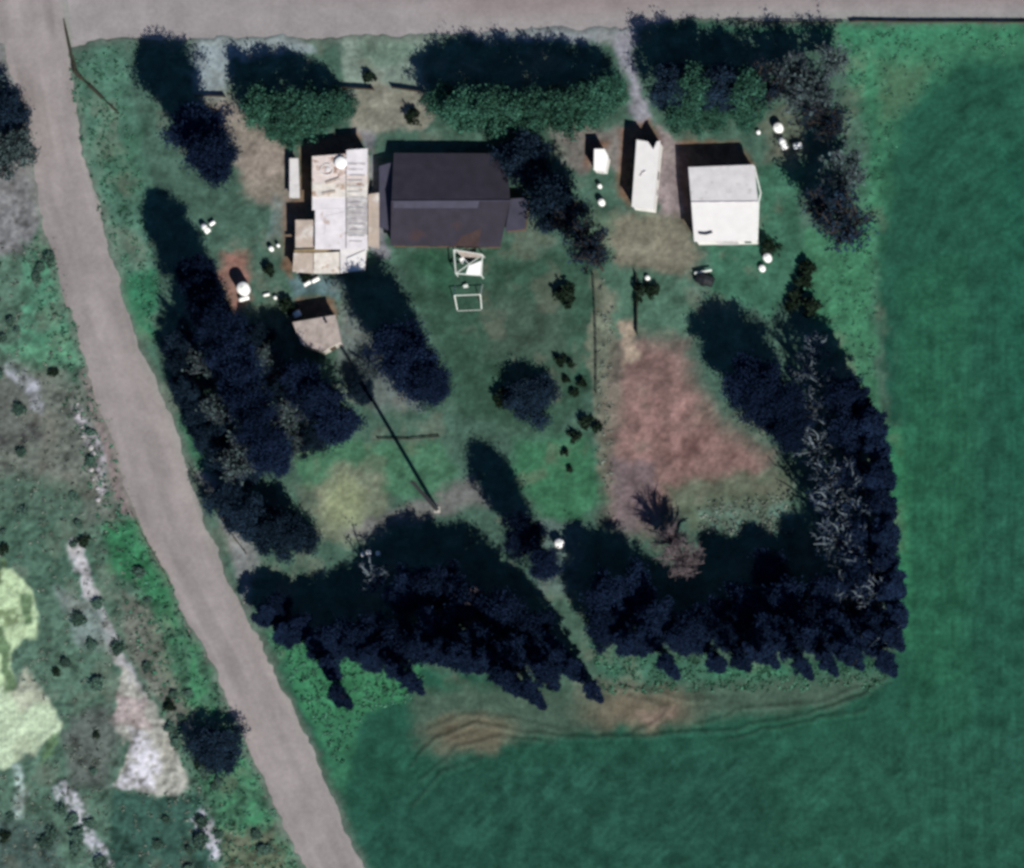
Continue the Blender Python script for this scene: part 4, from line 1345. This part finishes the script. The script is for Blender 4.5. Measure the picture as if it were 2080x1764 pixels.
# fences
def fence(name, pts, h, m, label, cat="fence", post=2.2, rails=3, board=.14):
    W = [G(x, y, 0) for x, y in pts]
    b = W[0].copy(); b.z = 0
    t = thing(name, b, label, cat)
    L = [p - b for p in W]
    for p, q in zip(L[:-1], L[1:]):
        d = (q - p)
        ln = d.length
        n = max(1, round(ln / post))
        rz = math.atan2(d.y, d.x)
        for k in range(n):
            c = p + d * (k / n)
            mb = MB(); mb.box(c.x, c.y, h / 2 - .15, .14, .14, h + .4, rz); mb.build("post", m, t)
        for r_ in range(rails):
            c = (p + q) / 2
            mb = MB()
            mb.box(c.x, c.y, h * (.25 + .65 * r_ / max(1, rails - 1)) + random.uniform(-.01, .01), ln, .05, board, rz)
            mb.build("rail", m, t)
    c = L[-1]
    mb = MB(); mb.box(c.x, c.y, h / 2 - .15, .14, .14, h + .4, 0); mb.build("post", m, t)
    return t


fence("rail_fence", [(1206, 560), (1210, 640), (1212, 720), (1212, 800)], .55, M['fence_wood'], "long thin dark rail fence along the right side of the lawn", rails=2, board=.16)
fence("rail_fence", [(1294, 560), (1295, 610), (1295, 680)], .9, M['dark_wood'], "short dark board fence below the barn yard", rails=4, board=.22)
fence("board_fence", [(1728, 46), (1740, 44), (1850, 46), (1960, 46), (2110, 47)], .62, M['brown_wood'], "low brown board fence between the top road and the field", rails=4, board=.16)
fence("board_fence", [(1500, 44), (1560, 46), (1600, 45), (1650, 47), (1712, 46)], .45, M['dark_wood'], "broken low dark fence continuing left of the brown field fence", rails=2, board=.14)
fence("board_wall", [(398, 196), (458, 198)], .85, M['brown_wood'], "brown board fence between the tall lone tree and the bushy trees", rails=4, board=.24)
fence("board_wall", [(696, 180), (760, 184)], .9, M['brown_wood'], "brown board fence on the left of the drive mouth", rails=4, board=.24)
fence("board_wall", [(798, 180), (866, 190)], .9, M['brown_wood'], "brown board fence on the right of the drive mouth", rails=4, board=.24)
fence("rail_fence", [(768, 892), (830, 893), (892, 888)], .4, M['fence_wood'], "low dark rail fence crossing the lower lawn beside the tall mast", rails=2, board=.14)
fence("rail_fence", [(388, 950), (420, 1010), (462, 1075), (500, 1125)], .6, M['dark_wood'], "thin dark rail fence between the gravel road and the dark trees", rails=2, board=.14)
fence("rail_fence", [(270, 1046), (292, 1090), (322, 1140), (345, 1185)], .5, M['brown_wood'], "low dark brown fence on the left edge of the gravel road", rails=3, board=.14)


# lattice mast
p = G(888, 1036, 0)
t = thing("radio_mast", p, "very tall thin dark mast standing at the top of the bottom left grove", "mast")
Hm = 23.2
mb = MB()
for k in range(3):
    a = k * 2.094
    mb.tube([(.24 * math.cos(a), .24 * math.sin(a), -.3), (.17 * math.cos(a), .17 * math.sin(a), Hm)], .10, 5)
mb.build("mast_tube", M['dark_metal'], t)
mb = MB()
for i in range(46):
    z0, z1 = i * Hm / 46, (i + 1) * Hm / 46
    for k in range(3):
        a, b = k * 2.094, (k + 1) * 2.094
        mb.tube([(.22 * math.cos(a), .22 * math.sin(a), z0), (.22 * math.cos(b), .22 * math.sin(b), z1)], .055, 4)
mb.build("lattice", M['dark_metal'], t)
mb = MB()
mb.tube([(0, 0, Hm - .1), (0, 0, Hm + 1.2)], .04, 5)
for k in range(4):
    mb.tube([(-.6, 0, Hm - 1 + k * .4), (.6, 0, Hm - 1 + k * .4)], .025, 4)
mb.build("antenna", M['dark_metal'], t)
mb = MB(); mb.box(0, 0, 0, .9, .9, .3); mb.build("footing", M['wall_pale'], t)

# solid dark tube added in place of a bent shadow at the road corner
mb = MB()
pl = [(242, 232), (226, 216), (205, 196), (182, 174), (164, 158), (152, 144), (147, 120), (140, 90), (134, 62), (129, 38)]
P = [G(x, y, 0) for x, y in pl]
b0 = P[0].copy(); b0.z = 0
t = thing("shadow_line", b0, "long dark bent shadow line modelled solid from the corner grass onto the gravel road", "branch")  # stands in for a bent shadow, not a real branch
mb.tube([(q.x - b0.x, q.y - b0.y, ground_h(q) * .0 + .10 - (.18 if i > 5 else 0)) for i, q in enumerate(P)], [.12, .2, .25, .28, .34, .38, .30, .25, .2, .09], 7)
mb.build("shadow_tube", M['dark_wood'], t)
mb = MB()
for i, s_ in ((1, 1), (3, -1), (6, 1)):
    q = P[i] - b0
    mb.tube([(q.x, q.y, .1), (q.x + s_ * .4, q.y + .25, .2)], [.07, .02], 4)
mb.build("shadow_spur", M['dark_wood'], t)

# porch deck and swing frame
bb = G(950, 530, 0)
t = thing("white_pergola", bb, "small white pergola attached to the lower edge of the grey house", "pergola")
cn = [(922, 508), (926, 556), (978, 560), (980, 518)]
Z = 2.1
Q = [G(x, y, Z) - bb for x, y in cn]
for q in Q:
    mb = MB(); mb.box(q.x, q.y, Z / 2 - .15, .12, .12, Z + .2); mb.build("post", M['off_white'], t)
mb = MB()
for i in range(4):
    mb.tube([Q[i], Q[(i + 1) % 4]], .10, 4)
mb.tube([Q[0].lerp(Q[3], .08), Q[0].lerp(Q[3], .5) + (Q[1] - Q[0]) * .5, Q[1]], .07, 4)
mb.tube([Q[1], Q[3]], .07, 4)
mb.build("beam", M['off_white'], t)
mb = MB()
sh = [G(x, y, Z + .1) - bb for x, y in [(952, 540), (946, 557), (976, 559), (978, 530)]]
mb.slab(sh, .05); mb.build("canopy_panel", M['white_paint'], t)
mb = MB()
sh = [G(x, y, Z + .05) - bb for x, y in [(928, 508), (938, 522), (976, 524), (979, 516)]]
mb.slab(sh, .04); mb.build("slat_panel", M['tin_tan'], t)
mb = MB(); q = G(939, 528, 1.2) - bb
mb.box(q.x, q.y, .6, .7, .6, 1.3, .4); mb.build("cabinet", M['white_paint'], t)
bb = G(952, 605, 0)
t = thing("swing_frame", bb, "thin pale rectangular swing frame on the lawn below the white pergola", "swing")
Z = 1.6
Q = [G(x, y, 0) - bb for x, y in [(924, 578), (929, 632), (978, 630), (980, 576)]]
for a, b in ((0, 1), (3, 2)):
    mb = MB()
    apex = (Q[a] + Q[b]) / 2 + Vector((0, 0, Z))
    mb.tube([(Q[a].x, Q[a].y, -.2), apex, (Q[b].x, Q[b].y, -.2)], .08, 5)
    mb.build("side_frame", M['off_white'], t)
mb = MB()
mb.tube([(Q[0] + Q[1]) / 2 + Vector((0, 0, Z)), (Q[3] + Q[2]) / 2 + Vector((0, 0, Z))], .07, 5)
mb.tube([Q[1] + Vector((0, 0, .1)), Q[2] + Vector((0, 0, .1))], .04, 5)
mb.build("crossbar", M['off_white'], t)
mb = MB()
q = G(946, 582, .5) - bb
mb.box(q.x, q.y, .5, .7, .5, .06, .3)
mb.tube([(q.x - .3, q.y, .5), (q.x - .3, q.y - .1, 1.55)], .015, 4)
mb.tube([(q.x + .3, q.y, .5), (q.x + .3, q.y - .1, 1.55)], .015, 4)
mb.build("swing_seat", M['off_white'], t)

# covered trailer
p = G(1432, 570, 0)
t = thing("covered_trailer", p, "dark tarpaulin covered trailer with a pale bar beside the barn yard", "trailer", rz=-.35)
mb = MB()
prof = [(-1.0, .55), (-.9, 1.0), (-.45, 1.25), (.1, 1.3), (.7, 1.1), (1.0, .8), (1.05, .5)]
vv, fs = [], []
for i, (x, z) in enumerate(prof):
    hw = .85 - .15 * abs(x)
    vv += [(x * 1.35, -hw, .45), (x * 1.35, -hw * .8, z), (x * 1.35, 0, z + .12), (x * 1.35, hw * .8, z), (x * 1.35, hw, .45)]
for i in range(len(prof) - 1):
    for j in range(4):
        fs.append((i * 5 + j, (i + 1) * 5 + j, (i + 1) * 5 + j + 1, i * 5 + j + 1))
fs += [tuple(range(4, -1, -1)), tuple((len(prof) - 1) * 5 + j for j in range(5))]
mb.add(vv, fs)
mb.build("tarpaulin", M['tarp'], t)
mb = MB(); mb.box(0, 0, .42, 2.5, 1.5, .12); mb.build("bed", M['brown_wood'], t)
for s_ in (-1, 1):
    mb = MB()
    mb.tube([(0, s_ * .78, .3), (0, s_ * .98, .3)], .32, 14)
    wv = mb.build("wheel", M['rubber'], t)
mb = MB(); mb.tube([(-1.2, 0, .42), (-2.2, .1, .42)], .06, 6); mb.build("drawbar", M['dark_metal'], t)
mb = MB(); mb.box(-.55, 1.0, .8, 2.6, .28, .1, .5); mb.build("side_bar", M['off_white'], t)

# pale stones by the gravel road
rs3 = random.Random(9)
for i in range(10):
    u = i / 9
    x = 158 + 48 * u + rs3.uniform(-7, 7)
    y = 822 + 190 * u + rs3.uniform(-6, 6)
    p = G(x, y, 0)
    mb = MB()
    r_ = rs3.uniform(.18, .45)
    k = 9
    prof = [(r_ * .8, -.15), (r_, .05), (r_ * .85, r_ * .4), (r_ * .4, r_ * .62), (.02, r_ * .66)]
    mb.lathe(prof, k)
    mb.v = [(a * rs3.uniform(.8, 1.2), b * rs3.uniform(.8, 1.2), c) for a, b, c in mb.v]
    o = mb.build("pale_stone", M['stone'])
    o.location = (p.x, p.y, ground_h(p))
    tag(o, "pale stone in the broken line along the left shoulder of the gravel road", "stone", "pale stones along the road shoulder")
